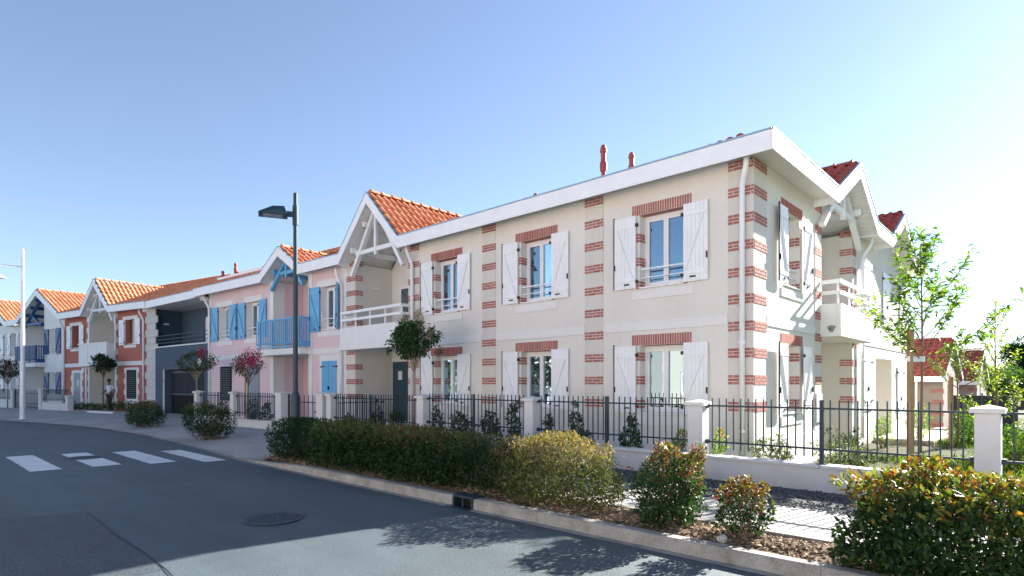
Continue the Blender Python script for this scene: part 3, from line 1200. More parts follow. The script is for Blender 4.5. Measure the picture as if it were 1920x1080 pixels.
# returns of the piers inside the recess
MB(PF).box(-13.281, -13.264, -.30, -.001, .3, 2.70).build('pier_return', M['cream_pier'], A)
MB(PF).box(-13.281, -13.264, -.30, -.001, 2.96, 5.64).build('pier_return', M['cream_pier'], A)
# windows and shutters of the front
for i, c in enumerate(WIN):
    for lo, hi, up in ((.98, 2.41, False), (3.60, 5.15, True)):
        window(A, PF, c, 1.0, lo + .035, hi, .27, rail=up)
        det = 2
        shutter(A, PF, c - 1.09, c - .565, lo + .02, hi, M['white'], 'R', det)
        shutter(A, PF, c + .515, c + 1.02, lo + .02, hi + .01, M['white'], 'L', det)
        plate(A, PF, 'window_apron', c - .68, c + .68, lo - .225, lo - .04, .001, .022, M['cream_lt'])
for lo, hi, up in ((.98, 2.41, False), (3.60, 5.15, True)):
    window(A, PS, 2.13, 1.0, lo + .035, hi, .27, rail=up)
    shutter(A, PS, 1.10, 1.60, lo + .02, hi, M['white'], 'R', 2, d=.07)
    shutter(A, PS, 2.66, 3.18, lo + .02, hi, M['white'], 'L', 2, d=.07)
    plate(A, PS, 'window_apron', 1.46, 2.81, lo - .225, lo - .04, .001, .022, M['cream_lt'])
# closed shutters further along the side
for u, z0, z1 in ((8.15, 3.6, 5.15), (10.75, 3.6, 5.15), (13.4, 3.6, 5.15), (8.15, .98, 2.45), (13.0, .6, 2.2)):
    shutter(A, PS, u, u + .53, z0, z1, M['white'], 'L', 1, closed=True, d=.012)
    shutter(A, PS, u + .55, u + 1.08, z0, z1, M['white'], 'R', 1, closed=True, d=.012)
    plate(A, PS, 'window_apron', u - .1, u + 1.18, z0 - .16, z0 - .01, .001, .03, M['wallwhite'])
plate(A, PS, 'meter_box', 3.72, 4.12, .72, 1.38, .013, .05, M['wallwhite'])
# front recess with its balcony
recess(A, PF, -13.28, -10.33, .3, 2.72, 1.5, 'cream_pier', 'cream')
recess(A, PF, -13.28, -10.33, 2.95, 5.66, 1.5, 'cream_pier', 'cream', apex=(-11.88, 7.2), open_top=True)
MB(PF).box(-13.275, -10.335, -1.495, -.06, 2.725, 2.94).build('recess_slab', M['parapet'], A)
bal = slab_balcony(A, PF, -13.54, -10.13, .45, 2.72, 3.46)
wood_rail(bal, PF, -13.52, -10.15, .43, 3.46, 4.0, 'white', 4)
MB(PF).box(-13.19, -12.35, -1.492, -1.45, .31, 2.38).build('front_door', M['door'], A, bevel=.004)
MB(PF).box(-12.85, -12.62, -1.449, -1.444, 1.75, 2.05).build('door_notice', M['paper'], A)
MB(PF).box(-12.80, -11.95, -1.492, -1.46, 2.96, 5.0).build('balcony_door_frame', M['pvc'], A)
MB(PF).box(-12.68, -12.06, -1.459, -1.452, 3.08, 4.9).build('balcony_door_pane', M['glass'], A)
MB(PF).box(-13.258, -13.20, -.95, -.68, 4.86, 4.93).build('wall_lamp', M['pvc'], A, bevel=.01)
MB().lathe((-12.4, .8, 2.66), [(.14, 0), (.14, .03), (.16, .045), (.16, .056)], 16).build('ceiling_lamp', M['pvc'], A)
# side recess, balcony with its unfinished corner
recess(A, PS, 4.18, 7.0, -.1, 2.72, 1.5, 'cream_pier', 'cream')
recess(A, PS, 4.18, 7.0, 2.95, 5.66, 1.5, 'cream_pier', 'cream', apex=(5.6, 6.7), open_top=True)
MB(PS).box(4.185, 6.995, -1.495, -.06, 2.725, 2.94).build('recess_slab', M['parapet'], A)
MB(PS).box(6.984, 7.0005, -.30, -.001, -.1, 2.70).build('pier_return', M['cream_pier'], A)
MB(PS).box(6.984, 7.0005, -.30, -.001, 2.96, 5.64).build('pier_return', M['cream_pier'], A)
bal = slab_balcony(A, PS, 4.08, 7.25, .46, 2.70, 3.46)
wood_rail(bal, PS, 4.10, 7.23, .44, 3.46, 4.02, 'white', 3)
pp = MB(PS)
ring = [(.17 + .075 * math.cos(t) * (1 + .3 * math.sin(3 * t)), 2.93 + .10 * math.sin(t) * (1 + .25 * math.cos(2 * t))) for t in [6.283 * i / 18 for i in range(18)]]
b0 = len(pp.v)
for dd, zz in ring:
    pp.pt((4.0795, dd + .08, zz - .05))
pp.f.append(tuple(b0 + i for i in range(18)))
pp.build('cement_patch', M['patch'], bal)
MB(PS).tube([(4.079, .23, 2.87), (4.05, .23, 2.87)], .018, 8).build('drain_spout', M['black'], bal)
# porch opening on the side
recess(A, PS, 9.85, 12.2, -.15, 2.40, 1.3, 'cream', 'cream_pier')
MB(PS).box(9.5, 14.9, .03, 1.5, -.3, -.02).build('terrace', M['deck'], A, bevel=.01)
# roof edge
fascia(A, PF, [(-13.52, ZE), (-11.88, 7.64), (-10.24, ZE), (.498, ZE)], .5)
fascia(A, PS, [(-.5, ZE), (3.63, ZE), (5.60, 7.05), (7.52, ZE), (9.44, ZE), (11.30, 7.0), (13.15, ZE), (15.5, ZE)], .53)
soffit(A, PF, -10.22, .50, ZS, 0, .47, 'L')
for a, b in ((-.0, 3.62), (7.54, 9.43), (13.16, 15.4)):
    soffit(A, PS, a, b, ZS, 0, .50, 'R' if a < 1 else 'LR')
gable(A, PF, -13.52, -11.88, -10.24, ZE, 7.64, .5, 4.6, 'tile', True, .30, 'white', 2)
gable(A, PS, 3.63, 5.60, 7.52, ZE, 7.05, .53, 3.6, 'tile_dk', False, .30, 'white', 1, strut_foot=.7)
gable(A, PS, 9.44, 11.30, 13.15, ZE, 7.0, .53, 3.6, 'tile_dk', False, .30, 'white', 1, truss=False)
s = MB(PS)
s.face((9.46, .003, 5.70), (13.13, .003, 5.70), (11.3, .003, 6.70))
s.build('gable_wall', M['cream'], A)
rf = MB()
zr = 7.55
k_ = (zr - 5.92) / 5.41
rf.face((-10.2, -.46, 5.92), (.5, -.46, 5.92), (-4.9, 4.95, zr), (-10.2, 4.95, zr))
rf.face((-13.85, 1.6, 5.92 + 2.06 * k_), (-10.2, 1.6, 5.92 + 2.06 * k_), (-10.2, 4.95, zr), (-13.85, 4.95, zr))
kk = (zr - 5.92) / 5.4
rf.face((.5, -.46, 5.92), (.5, 3.6, 5.92), (-3.56, 3.6, 5.92 + 4.06 * kk))
for ya, yb, x0 in ((3.6, 7.55, -1.6), (7.55, 9.42, .5), (9.42, 13.2, -.05), (13.2, 15.4, .5)):
    xa = .5 - (ya + .46) if ya < 4.95 else -4.9
    z0 = 5.92 + (.5 - x0) * kk
    if ya < 4.95:
        rf.face((x0, ya, z0), (x0, yb, z0), (-4.9, yb, zr), (-4.9, 4.95, zr), (xa, ya, 5.92 + (.5 - xa) * kk))
    else:
        rf.face((x0, ya, z0), (x0, yb, z0), (-4.9, yb, zr), (-4.9, ya, zr))
rf.face((-13.85, 4.95, zr), (-4.9, 4.95, zr), (-9.6, 10.4, 5.92), (-13.85, 10.4, 5.92))
rf.face((-4.9, 4.95, zr), (-4.9, 15.4, zr), (-9.6, 15.4, 5.92), (-9.6, 10.4, 5.92))
rf.build('roof', M['tile_dk'], A)
# hip tiles showing over the corner
hd = Vector((-5.4, 5.41, zr - 5.92)).normalized()
for i in range(5):
    t = MB()
    x = -.06 - .185 * i
    t.tube([(x - .02, -.40, 6.010 - .012 * i), (x - .10, .0, 6.11 - .012 * i)], [.085, .075], 10)
    t.build('eave_tile', M['tile_dk'], A, smooth=True)
downpipe(A, PF, -.17, 5.74, .26, du=.15)
downpipe(A, PF, -10.05, 5.74, .30)
downpipe(A, PS, 7.75, 5.63, .34)
vent_pipe(A, -9.07 + 4.1, 13.38 - 10.88, 6.5, 8.10, .062)
vent_pipe(A, -8.19 + 4.1, 13.38 - 10.88, 6.5, 7.66, .055)
vent_pipe(A, -11.5 + 4.1, 13.38 - 10.88, 6.5, 7.32, .055)

# ================================================================== the pink house
PK = empty('pink_house', (-17.9, 10.88, 0), R(4), 'pink stucco house with light blue shutters and light blue balcony', 'house')
ops = [(-9.45, -8.42, 3.52, 5.0, .27), (-6.98, -5.92, 3.52, 5.0, .27), (-1.52, -.56, 3.52, 5.08, .27), (-4.83, -2.34, .15, 5.82, 0)]
wall(PK, PF, -10.45, .0, -.1, 5.76, ops, M['pink'], 'front_wall')
outer_shell(PK, -10.45, 0, 9, 5.8, 'pink', True, True)
for (a, b, z0, z1, _) in ops[:3]:
    c = (a + b) / 2
    plate(PK, PF, 'lintel_band', c - .72, c + .72, z1, z1 + .24, .001, .018, M['wallwhite'])
    plate(PK, PF, 'window_apron', c - .72, c + .72, z0 - .22, z0 - .035, .001, .022, M['wallwhite'])
    for x0, x1 in ((a, a + .012), (b - .012, b)):
        MB(PF).box(x0, x1, -.20, .016, z0, z1 - .001).build('jamb_lining', M['wallwhite'], PK)
    window(PK, PF, c, b - a - .03, z0 + .035, z1 - .002, .27)
    shutter(PK, PF, a - .68, a - .05, z0 - .03, z1 + .02, M['blue'], 'R', 1)
    if c < -2:
        shutter(PK, PF, b + .02, b + .60, z0 - .03, z1 + .02, M['blue'], 'L', 1)
# last shutter stands half open against the downpipe
sh = shutter(PK, PF, 0, .42, 3.49, 5.10, M['blue'], 'L', 1)
sh.location = (-.52, -.03, 0)
sh.rotation_euler = (0, 0, R(-28))
for a, b in ((-10.45, -10.10), (-5.07, -4.83), (-2.34, -2.10), (-.30, .0)):
    plate(PK, PF, 'corner_strip', a, b, -.05, 5.72, .001, .022, M['wallwhite'])
for a, b in ((-10.09, -5.08), (-2.09, -.31)):
    plate(PK, PF, 'string_course', a, b, 2.67, 2.88, .001, .02, M['wallwhite'])
recess(PK, PF, -4.83, -2.34, .15, 2.68, 1.3, 'pink', 'pink')
recess(PK, PF, -4.83, -2.34, 2.93, 5.66, 1.3, 'pink', 'pink', apex=(-3.66, 6.4), open_top=True)
MB(PF).box(-4.825, -2.345, -1.29, -.06, 2.70, 2.92).build('recess_slab', M['parapet'], PK)
for z0, z1 in ((.15, 2.67), (2.94, 5.64)):
    MB(PF).box(-4.829, -4.812, -.48, .021, z0, z1).build('pier_return', M['wallwhite'], PK)
sl_ = MB(PF).box(-5.30, -2.16, -.05, .5, 2.69, 2.92).build('balcony_slab', M['parapet'], PK, bevel=.006)
MB(PF).tube([(-2.5, .5, 2.80), (-2.5, .52, 2.80)], .03, 8).build('drain_spout', M['black'], sl_)
def baluster_rail(h, P, u0, u1, d, z0, z1, mat, step=.13, w=.045):
    r = MB(P).box(u0, u1, d - .06, d, z1 - .07, z1).build('balcony_rail', M[mat], h)
    MB(P).box(u0, u1, d - .055, d - .006, z0 + .16, z0 + .23).build('rail', M[mat], r)
    MB(P).box(u0, u1, d - .055, d - .006, z0 + .02, z0 + .07).build('rail', M[mat], r)
    n = int((u1 - u0) / step)
    for i in range(n + 1):
        u = u0 + (u1 - u0 - w) * i / n
        MB(P).box(u, u + w, d - .004, d + .018, z0 + .14, z1 - .03).build('baluster', M[mat], r)
    for k in range(4):
        u = u0 + .1 + (u1 - u0 - .3) * k / 3
        MB(P).box(u, u + .09, d - .10, d - .061, z0, z1 - .08).build('post', M[mat], r)
    # return on the right
    MB(P).box(u1 - .05, u1, .02, d - .062, z1 - .07, z1).build('rail', M[mat], r)
    MB(P).box(u1 - .05, u1, .02, d - .062, z0 + .02, z0 + .23).build('rail', M[mat], r)
    for k in range(4):
        dd = .05 + (d - .16) * k / 3
        MB(P).box(u1 - .004, u1 + .016, dd, dd + .055, z0 + .10, z1 - .03).build('baluster', M[mat], r)
    return r
baluster_rail(PK, PF, -5.25, -2.20, .48, 2.95, 4.06, 'blue')
# ground floor: louvred vent, grey door, closed shutters
v = MB(PF).box(-9.32, -8.30, .001, .03, .88, 2.36).build('louvre_vent', M['blackmatt'], PK)
for i in range(14):
    z = .93 + i * .10
    MB(PF).box(-9.29, -8.33, .031, .055, z, z + .045).build('slat', M['grille'], v)
MB(PF).box(-9.45, -8.18, .002, .06, 2.37, 2.44).build('vent_hood', M['wallwhite'], PK)
MB(PF).box(-6.83, -5.92, .002, .04, .12, 2.42).build('side_door', M['greydoor'], PK, bevel=.005)
plate(PK, PF, 'lintel_band', -1.62, -.38, .92, 2.64, .002, .02, M['wallwhite'])
for a, b, hn in ((-1.44, -1.01, 'L'), (-.99, -.56, 'R')):
    shutter(PK, PF, a, b, .98, 2.42, M['blue'], hn, 1, closed=True, d=.022)
for z in (4.95, 2.30):
    MB(PF).box(-3.9, -3.55, -1.29, -1.22, z, z + .09).build('wall_lamp', M['pvc'], PK, bevel=.01)
fascia(PK, PF, [(-10.95, 5.90), (-5.02, 5.90), (-3.66, 6.76), (-2.30, 5.92), (.28, 5.95)], .5)
soffit(PK, PF, -10.9, -5.05, 5.735, 0, .47)
soffit(PK, PF, -2.28, .2, 5.74, 0, .47)
gable(PK, PF, -5.02, -3.66, -2.30, 5.90, 6.76, .5, 3.4, 'tile', False, .43, 'blue', 1, wood='blue', strut_foot=.62)
main_roof(PK, -10.9, -.05, 5.90, .43, 5.0, 'tile', lambda a, b: a < 5.6 or b > 2.6, cuts=((-5.02, -2.30),))
MB(PF).box(-10.9, -5.6, -.62, -.55, 6.30, 6.55).build('gutter_band', M['trim'], PK)
downpipe(PK, PF, -.20, 5.56, .30)
downpipe(PK, PF, -10.28, 5.56, .30)
vent_pipe(PK, -9.5, 3.3, 7.0, 8.3, .06)
vent_pipe(PK, -8.6, 3.0, 7.0, 7.6, .10)
# antenna behind the ridge
an = MB().tube([(-5.0, 5.2, 7.6), (-5.0, 5.2, 9.4)], .025, 6)
an.tube([(-5.7, 5.2, 9.1), (-4.5, 5.2, 9.5)], .02, 6)
for i in range(5):
    an.tube([(-5.6 + .25 * i, 4.95, 9.13 + .083 * i), (-5.6 + .25 * i, 5.45, 9.13 + .083 * i)], .012, 5)
an.build('antenna', M['whitemetal'], PK)

# ================================================================== the dark slate building with the garage
DK = empty('garage_building', (-17.9, 10.88, 0), R(4), 'dark slate blue building with open loggia above a black garage gate', 'building')
wall(DK, PF, -17.05, -10.45, -.1, 3.5, [(-15.45, -10.95, .1, 2.32, .35)], M['slate'], 'front_wall')
outer_shell(DK, -17.05, -10.455, 9, 5.8, 'slate', True, False)
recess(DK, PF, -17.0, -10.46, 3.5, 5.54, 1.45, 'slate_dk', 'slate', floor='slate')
plate(DK, PF, 'ledge', -16.9, -10.47, 3.47, 3.53, -.12, .02, M['wallwhite'])
gt = MB(PF)
gt.box(-15.40, -10.97, -.34, -.30, .11, 2.31)
gate = gt.build('garage_gate', M['blackmatt'], DK)
for i in range(34):
    u = -15.30 + i * .126
    MB(PF).box(u, u + .03, -.299, -.27, 1.15, 2.12).build('slat', M['grille'], gate)
MB(PF).box(-15.40, -10.97, -.298, -.25, 1.05, 1.13).build('cross_rail', M['grille'], gate)
MB(PF).box(-15.40, -10.97, -.298, -.25, 2.14, 2.28).build('cross_rail', M['grille'], gate)
MB(PF).box(-15.62, -15.46, .001, .03, .12, 2.33).build('gate_frame', M['stone'], DK)
MB(PF).box(-15.62, -10.8, .001, .04, 2.33, 2.43).build('gate_frame', M['grille'], DK)
MB(PF).box(-15.585, -15.53, .031, .06, 1.72, 1.80).build('warning_light', M['vent'], DK)
MB(PF).box(-13.35, -10.6, -1.44, -1.40, 3.52, 5.05).build('unlit_opening_panel', M['black'], DK)  # flat black panel stands for the shade inside the opening
MB(PF).box(-13.0, -10.6, -1.0, -.94, 3.53, 4.92).build('screen_panel', M['wallwhite'], DK, bevel=.01)
for z in (4.05, 3.86, 3.68):
    MB(PF).box(-16.9, -10.5, -.06, -.03, z, z + .03).build('rail', M['iron'], DK)
for u in (-16.5, -14.6, -12.7, -11.2):
    MB(PF).box(u, u + .04, -.10, -.061, 3.53, 4.10).build('rail_post', M['iron'], DK)
MB(PF).box(-16.99, -16.93, -.75, -.50, 4.75, 4.83).build('wall_lamp', M['pvc'], DK)
fascia(DK, PF, [(-17.35, 5.87), (-10.96, 5.87)], .42)
soffit(DK, PF, -17.3, -10.5, 5.545, -1.45, .39)
main_roof(DK, -17.4, -10.9, 5.87, .43, 5.0, 'tile', True, df=.42)
vent_pipe(DK, -15.2, 2.8, 6.9, 7.75, .055)
vent_pipe(DK, -15.0, 3.4, 7.2, 8.25, .06)
vent_pipe(DK, -13.2, 2.6, 6.9, 7.45, .10)
sk = MB(PF)
sk.prism([(-13.0, 0), (-11.9, 0), (-11.9, .08), (-13.0, .08)], -3.2, -3.9)
sk.v = [(x, y, z + 5.87 + .43 * (y + .42) + .02) for x, y, z in sk.v]
sk.build('skylight', M['black'], DK)
MB(PF).tube([(-11.35, .02, 2.62), (-11.35, .06, 2.62)], .19, 20).build('round_plaque', M['wallwhite'], DK)

# ================================================================== the red house
RP = (-34.98, 9.69)
RD = empty('red_house', (*RP, 0), R(11), 'brick red stucco house with pale stone surrounds and white shutters', 'house')
ops = [(-2.82, -1.72, 3.77, 5.13, .30), (-9.36, -8.29, 3.77, 5.13, .30), (-7.05, -3.95, .15, 5.82, 0)]
wall(RD, PF, -10.35, 0, -.1, 5.75, ops, M['red'], 'front_wall')
outer_shell(RD, -10.35, 0, 9, 5.8, 'red', True, True)
for (a, b, z0, z1, _) in ops[:2]:
    c = (a + b) / 2
    plate(RD, PF, 'stone_surround', c - .80, c + .80, z1, z1 + .20, .001, .03, M['wallwhite'])
    plate(RD, PF, 'stone_surround', c - .66, c + .66, z0 - .18, z0 - .035, .001, .035, M['wallwhite'])
    plate(RD, PF, 'stone_surround', a - .10, a, z0, z1 - .002, .001, .02, M['wallwhite'])
    window(RD, PF, c + .12, (b - a) * .72, z0 + .035, z1 - .002, .30, rail=False)
    shutter(RD, PF, a - .62, a - .06, z0 - .02, z1 + .02, M['white'], 'R', 1, d=.04)
    shutter(RD, PF, b + .02, b + .58, z0 - .02, z1 + .02, M['white'], 'L', 1, d=.04)
def quoins(h, u0, z0, z1, w0, w1, side, hh=.36, d1=.045, mat='stone'):
    """alternating long and short blocks; side -1 grows to the left of u0, +1 to the right"""
    z, k = z0, 0
    while z < z1 - .05:
        w = (w0, w1)[k % 2]
        e = min(z + hh, z1)
        a, b = (u0 - w, u0) if side < 0 else (u0, u0 + w)
        MB(PF).box(a, b, .001, d1, z + .004, e - .004).build('quoin_block', M[mat], h, bevel=.006)
        z, k = e, k + 1
quoins(RD, .42, .0, 5.6, .86, 1.02, -1, .37, .06)
quoins(RD, .42, .0, 5.6, .02, .22, 1, .37, .06)
quoins(RD, -3.95, 2.9, 5.6, .16, .28, 1, .34, .03, 'wallwhite')
quoins(RD, -3.95, .1, 2.6, .16, .28, 1, .34, .03, 'wallwhite')
quoins(RD, -7.05, 2.9, 5.6, .18, .32, -1, .34, .03, 'wallwhite')
quoins(RD, -7.05, .1, 2.6, .14, .22, -1, .34, .03, 'wallwhite')
plate(RD, PF, 'corner_strip', -7.60, -7.42, .1, 2.60, .001, .03, M['wallwhite'])
quoins(RD, -9.10, .1, 2.42, .24, .36, -1, .34, .03, 'wallwhite')
quoins(RD, -8.20, .1, 2.42, .24, .36, 1, .34, .03, 'wallwhite')
plate(RD, PF, 'stone_surround', -9.10, -8.20, 2.26, 2.44, .002, .032, M['wallwhite'])
dd = MB(PF).box(-9.08, -8.22, -.01, .015, .12, 2.24).build('front_door', M['greydoor'], RD, bevel=.004)
MB(PF).box(-8.62, -8.42, .016, .020, 1.5, 1.85).build('door_notice', M['paper'], dd)
MB(PF).tube([(-8.98, .02, 1.12), (-8.98, .07, 1.12)], .03, 8).build('door_handle', M['whitemetal'], dd)
MB(PF).tube([(-7.82, .01, 2.40), (-7.82, .06, 2.40)], .17, 16).build('round_lamp', M['pvc'], RD)
v = MB(PF).box(-2.64, -1.60, .001, .03, .80, 2.36).build('louvre_vent', M['blackmatt'], RD)
for i in range(14):
    z = .85 + i * .106
    MB(PF).box(-2.60, -1.64, .031, .055, z, z + .045).build('slat', M['grille'], v)
quoins(RD, -2.65, .1, 2.50, .16, .28, -1, .30, .03, 'wallwhite')
quoins(RD, -1.59, .1, 2.50, .16, .28, 1, .30, .03, 'wallwhite')
plate(RD, PF, 'stone_surround', -2.65, -1.59, 2.37, 2.50, .002, .032, M['wallwhite'])
plate(RD, PF, 'stone_surround', -2.65, -1.59, .05, .79, .002, .032, M['wallwhite'])
plate(RD, PF, 'string_course', -10.3, -7.36, 2.62, 2.85, .001, .03, M['wallwhite'])
plate(RD, PF, 'string_course', -3.94, -.45, 2.62, 2.85, .001, .035, M['wallwhite'])
recess(RD, PF, -7.05, -3.95, .15, 2.68, 1.4, 'cream_pier', 'cream_pier')
recess(RD, PF, -7.05, -3.95, 2.93, 5.66, 1.4, 'cream_pier', 'cream_pier', apex=(-5.45, 7.15), open_top=True)
MB(PF).box(-7.045, -3.955, -1.39, -.06, 2.70, 2.92).build('recess_slab', M['parapet'], RD)
bal = slab_balcony(RD, PF, -7.38, -3.93, .45, 2.64, 3.88)
MB(PF).box(-7.42, -3.89, .31, .48, 3.882, 3.96).build('cap_rail', M['parapet'], bal)
for i in range(4):
    u = -7.36 + i * 1.135
    MB(PF).box(u - .012, u + .012, .4385, .447, 2.86, 3.86).build('panel_joint', M['stone'], bal)
for z in (4.75,):
    MB(PF).box(-5.6, -5.2, -1.39, -1.32, z, z + .09).build('wall_lamp', M['pvc'], RD)
fascia(RD, PF, [(-10.12, 5.90), (-7.10, 5.90), (-5.46, 7.56), (-3.80, 5.92), (.22, 5.88)], .5)
soffit(RD, PF, -3.78, .15, 5.725, 0, .47)
soffit(RD, PF, -10.1, -7.13, 5.725, 0, .47)
gable(RD, PF, -7.10, -5.46, -3.80, 5.91, 7.56, .5, 4.4, 'tile', False, .43, 'white', 2)
main_roof(RD, -10.2, .1, 5.89, .43, 5.0, 'tile', lambda a, b: a > 6.5 or a < 2.4 or b > 3.0, cuts=((-7.1, -3.8),))
downpipe(RD, PF, -.72, 5.55, .30)
downpipe(RD, PF, -3.75, 5.55, .12, zbot=3.0)
downpipe(RD, PF, -10.28, 5.55, .30)

# ================================================================== white house with navy woodwork
NV = empty('white_house', (*RP, 0), R(11), 'off white house with navy blue shutters, truss and balcony', 'house')
ops = [(-12.52, -11.56, 3.52, 5.1, .27), (-12.52, -11.56, .98, 2.33, .27), (-16.35, -13.36, .15, 5.82, 0)]
wall(NV, PF, -17.3, -10.36, -.1, 5.75, ops, M['wallwhite'], 'front_wall')
outer_shell(NV, -17.3, -10.36, 9, 5.8, 'wallwhite', True, True)
s = MB(PF)
s.face((-13.36, .003, 5.60), (-10.36, .003, 5.60), (-10.36, .003, 5.72), (-13.36, .003, 7.26))
s.build('gable_wall', M['wallwhite'], NV)
for z0, z1 in ((3.52, 5.1), (.98, 2.33)):
    window(NV, PF, -12.04, .94, z0 + .035, z1 - .002, .27)
    shutter(NV, PF, -13.20, -12.60, z0 - .02, z1 + .02, M['navy'], 'R', 1)
    shutter(NV, PF, -11.50, -10.86, z0 - .02, z1 + .02, M['navy'], 'L', 1)
    plate(NV, PF, 'lintel_band', -12.7, -11.4, z1, z1 + .2, .001, .02, M['parapet'])
    plate(NV, PF, 'window_apron', -12.7, -11.4, z0 - .2, z0 - .035, .001, .025, M['parapet'])
recess(NV, PF, -16.35, -13.36, .15, 2.68, 1.4, 'wallwhite', 'wallwhite')
recess(NV, PF, -16.35, -13.36, 2.93, 5.66, 1.4, 'wallwhite', 'wallwhite', apex=(-13.5, 7.1), open_top=True)
MB(PF).box(-16.345, -13.365, -1.39, -.06, 2.70, 2.92).build('recess_slab', M['parapet'], NV)
plate(NV, PF, 'corner_strip', -16.75, -16.36, .0, 5.6, .001, .025, M['parapet'])
MB(PF).box(-16.5, -13.2, -.05, .55, 2.70, 2.95).build('balcony_slab', M['parapet'], NV, bevel=.006)
baluster_rail(NV, PF, -16.45, -13.25, .53, 2.98, 4.08, 'navy')
fascia(NV, PF, [(-16.5, 5.92), (-13.30, 7.62), (-10.12, 5.92)], .5)
gable(NV, PF, -16.5, -13.30, -10.12, 5.92, 7.62, .5, 4.4, 'tile', False, .30, None, 0, wood='navy', truss=False)
# navy truss and exposed purlins over the recess
for k, t in enumerate((.10, .36, .62, .88)):
    uu, zz = -16.5 + 3.2 * t, 5.92 + 1.70 * t - .36
    MB(PF).prism([(uu - .07, zz - .14), (uu + .07, zz - .14), (uu + .07, zz + .05), (uu - .07, zz + .05)], .34, -1.38).build('purlin', M['navy'], NV)
MB(PF).beam((-16.2, .12, 5.35), (-13.6, .12, 7.0), .12, .16, up=(0, 1, 0)).build('truss_strut', M['navy'], NV)
MB(PF).beam((-14.9, .12, 6.15), (-13.5, .12, 5.40), .10, .14, up=(0, 1, 0)).build('truss_strut', M['navy'], NV)
MB(PF).box(-16.2, -13.4, .07, .17, 5.48, 5.62).build('collar_beam', M['navy'], NV)
main_roof(NV, -17.3, -10.3, 5.80, .30, 5.0, 'tile', False, cuts=((-16.5, -10.1),))

# ================================================================== the far cream house with white shutters
FH = empty('end_house', (*RP, 0), R(11), 'pale house with white shutters at the end of the row, mostly cut off', 'house')
ops = [(-18.70, -17.75, 3.52, 5.1, .27), (-18.70, -17.75, .98, 2.35, .27), (-21.0, -20.0, 3.52, 5.1, 0.05), (-21.0, -20.0, .98, 2.35, 0.05)]
wall(FH, PF, -27, -17.305, -.1, 5.75, ops, M['wallwhite'], 'front_wall')
outer_shell(FH, -27, -17.305, 9, 5.8, 'wallwhite', True, False)
for z0, z1 in ((3.52, 5.1), (.98, 2.35)):
    window(FH, PF, -18.22, .94, z0 + .035, z1 - .002, .27)
    shutter(FH, PF, -19.42, -18.78, z0 - .02, z1 + .02, M['white'], 'R', 1)
    shutter(FH, PF, -17.72, -17.33, z0 - .02, z1 + .02, M['white'], 'L', 1)
    shutter(FH, PF, -21.0, -20.51, z0, z1, M['white'], 'L', 1, closed=True)
    shutter(FH, PF, -20.49, -20.0, z0, z1, M['white'], 'R', 1, closed=True)
fascia(FH, PF, [(-27, 5.90), (-25.3, 5.9), (-21.9, 7.65), (-18.5, 5.90), (-16.52, 5.90)], .5)
soffit(FH, PF, -18.5, -16.9, 5.725, 0, .47)
gable(FH, PF, -25.3, -21.9, -18.5, 5.90, 7.65, .5, 6.5, 'tile', False, .20, None, 0, truss=False)
main_roof(FH, -27, -17.2, 5.85, .30, 5.0, 'tile', False, cuts=((-25.3, -18.5),))

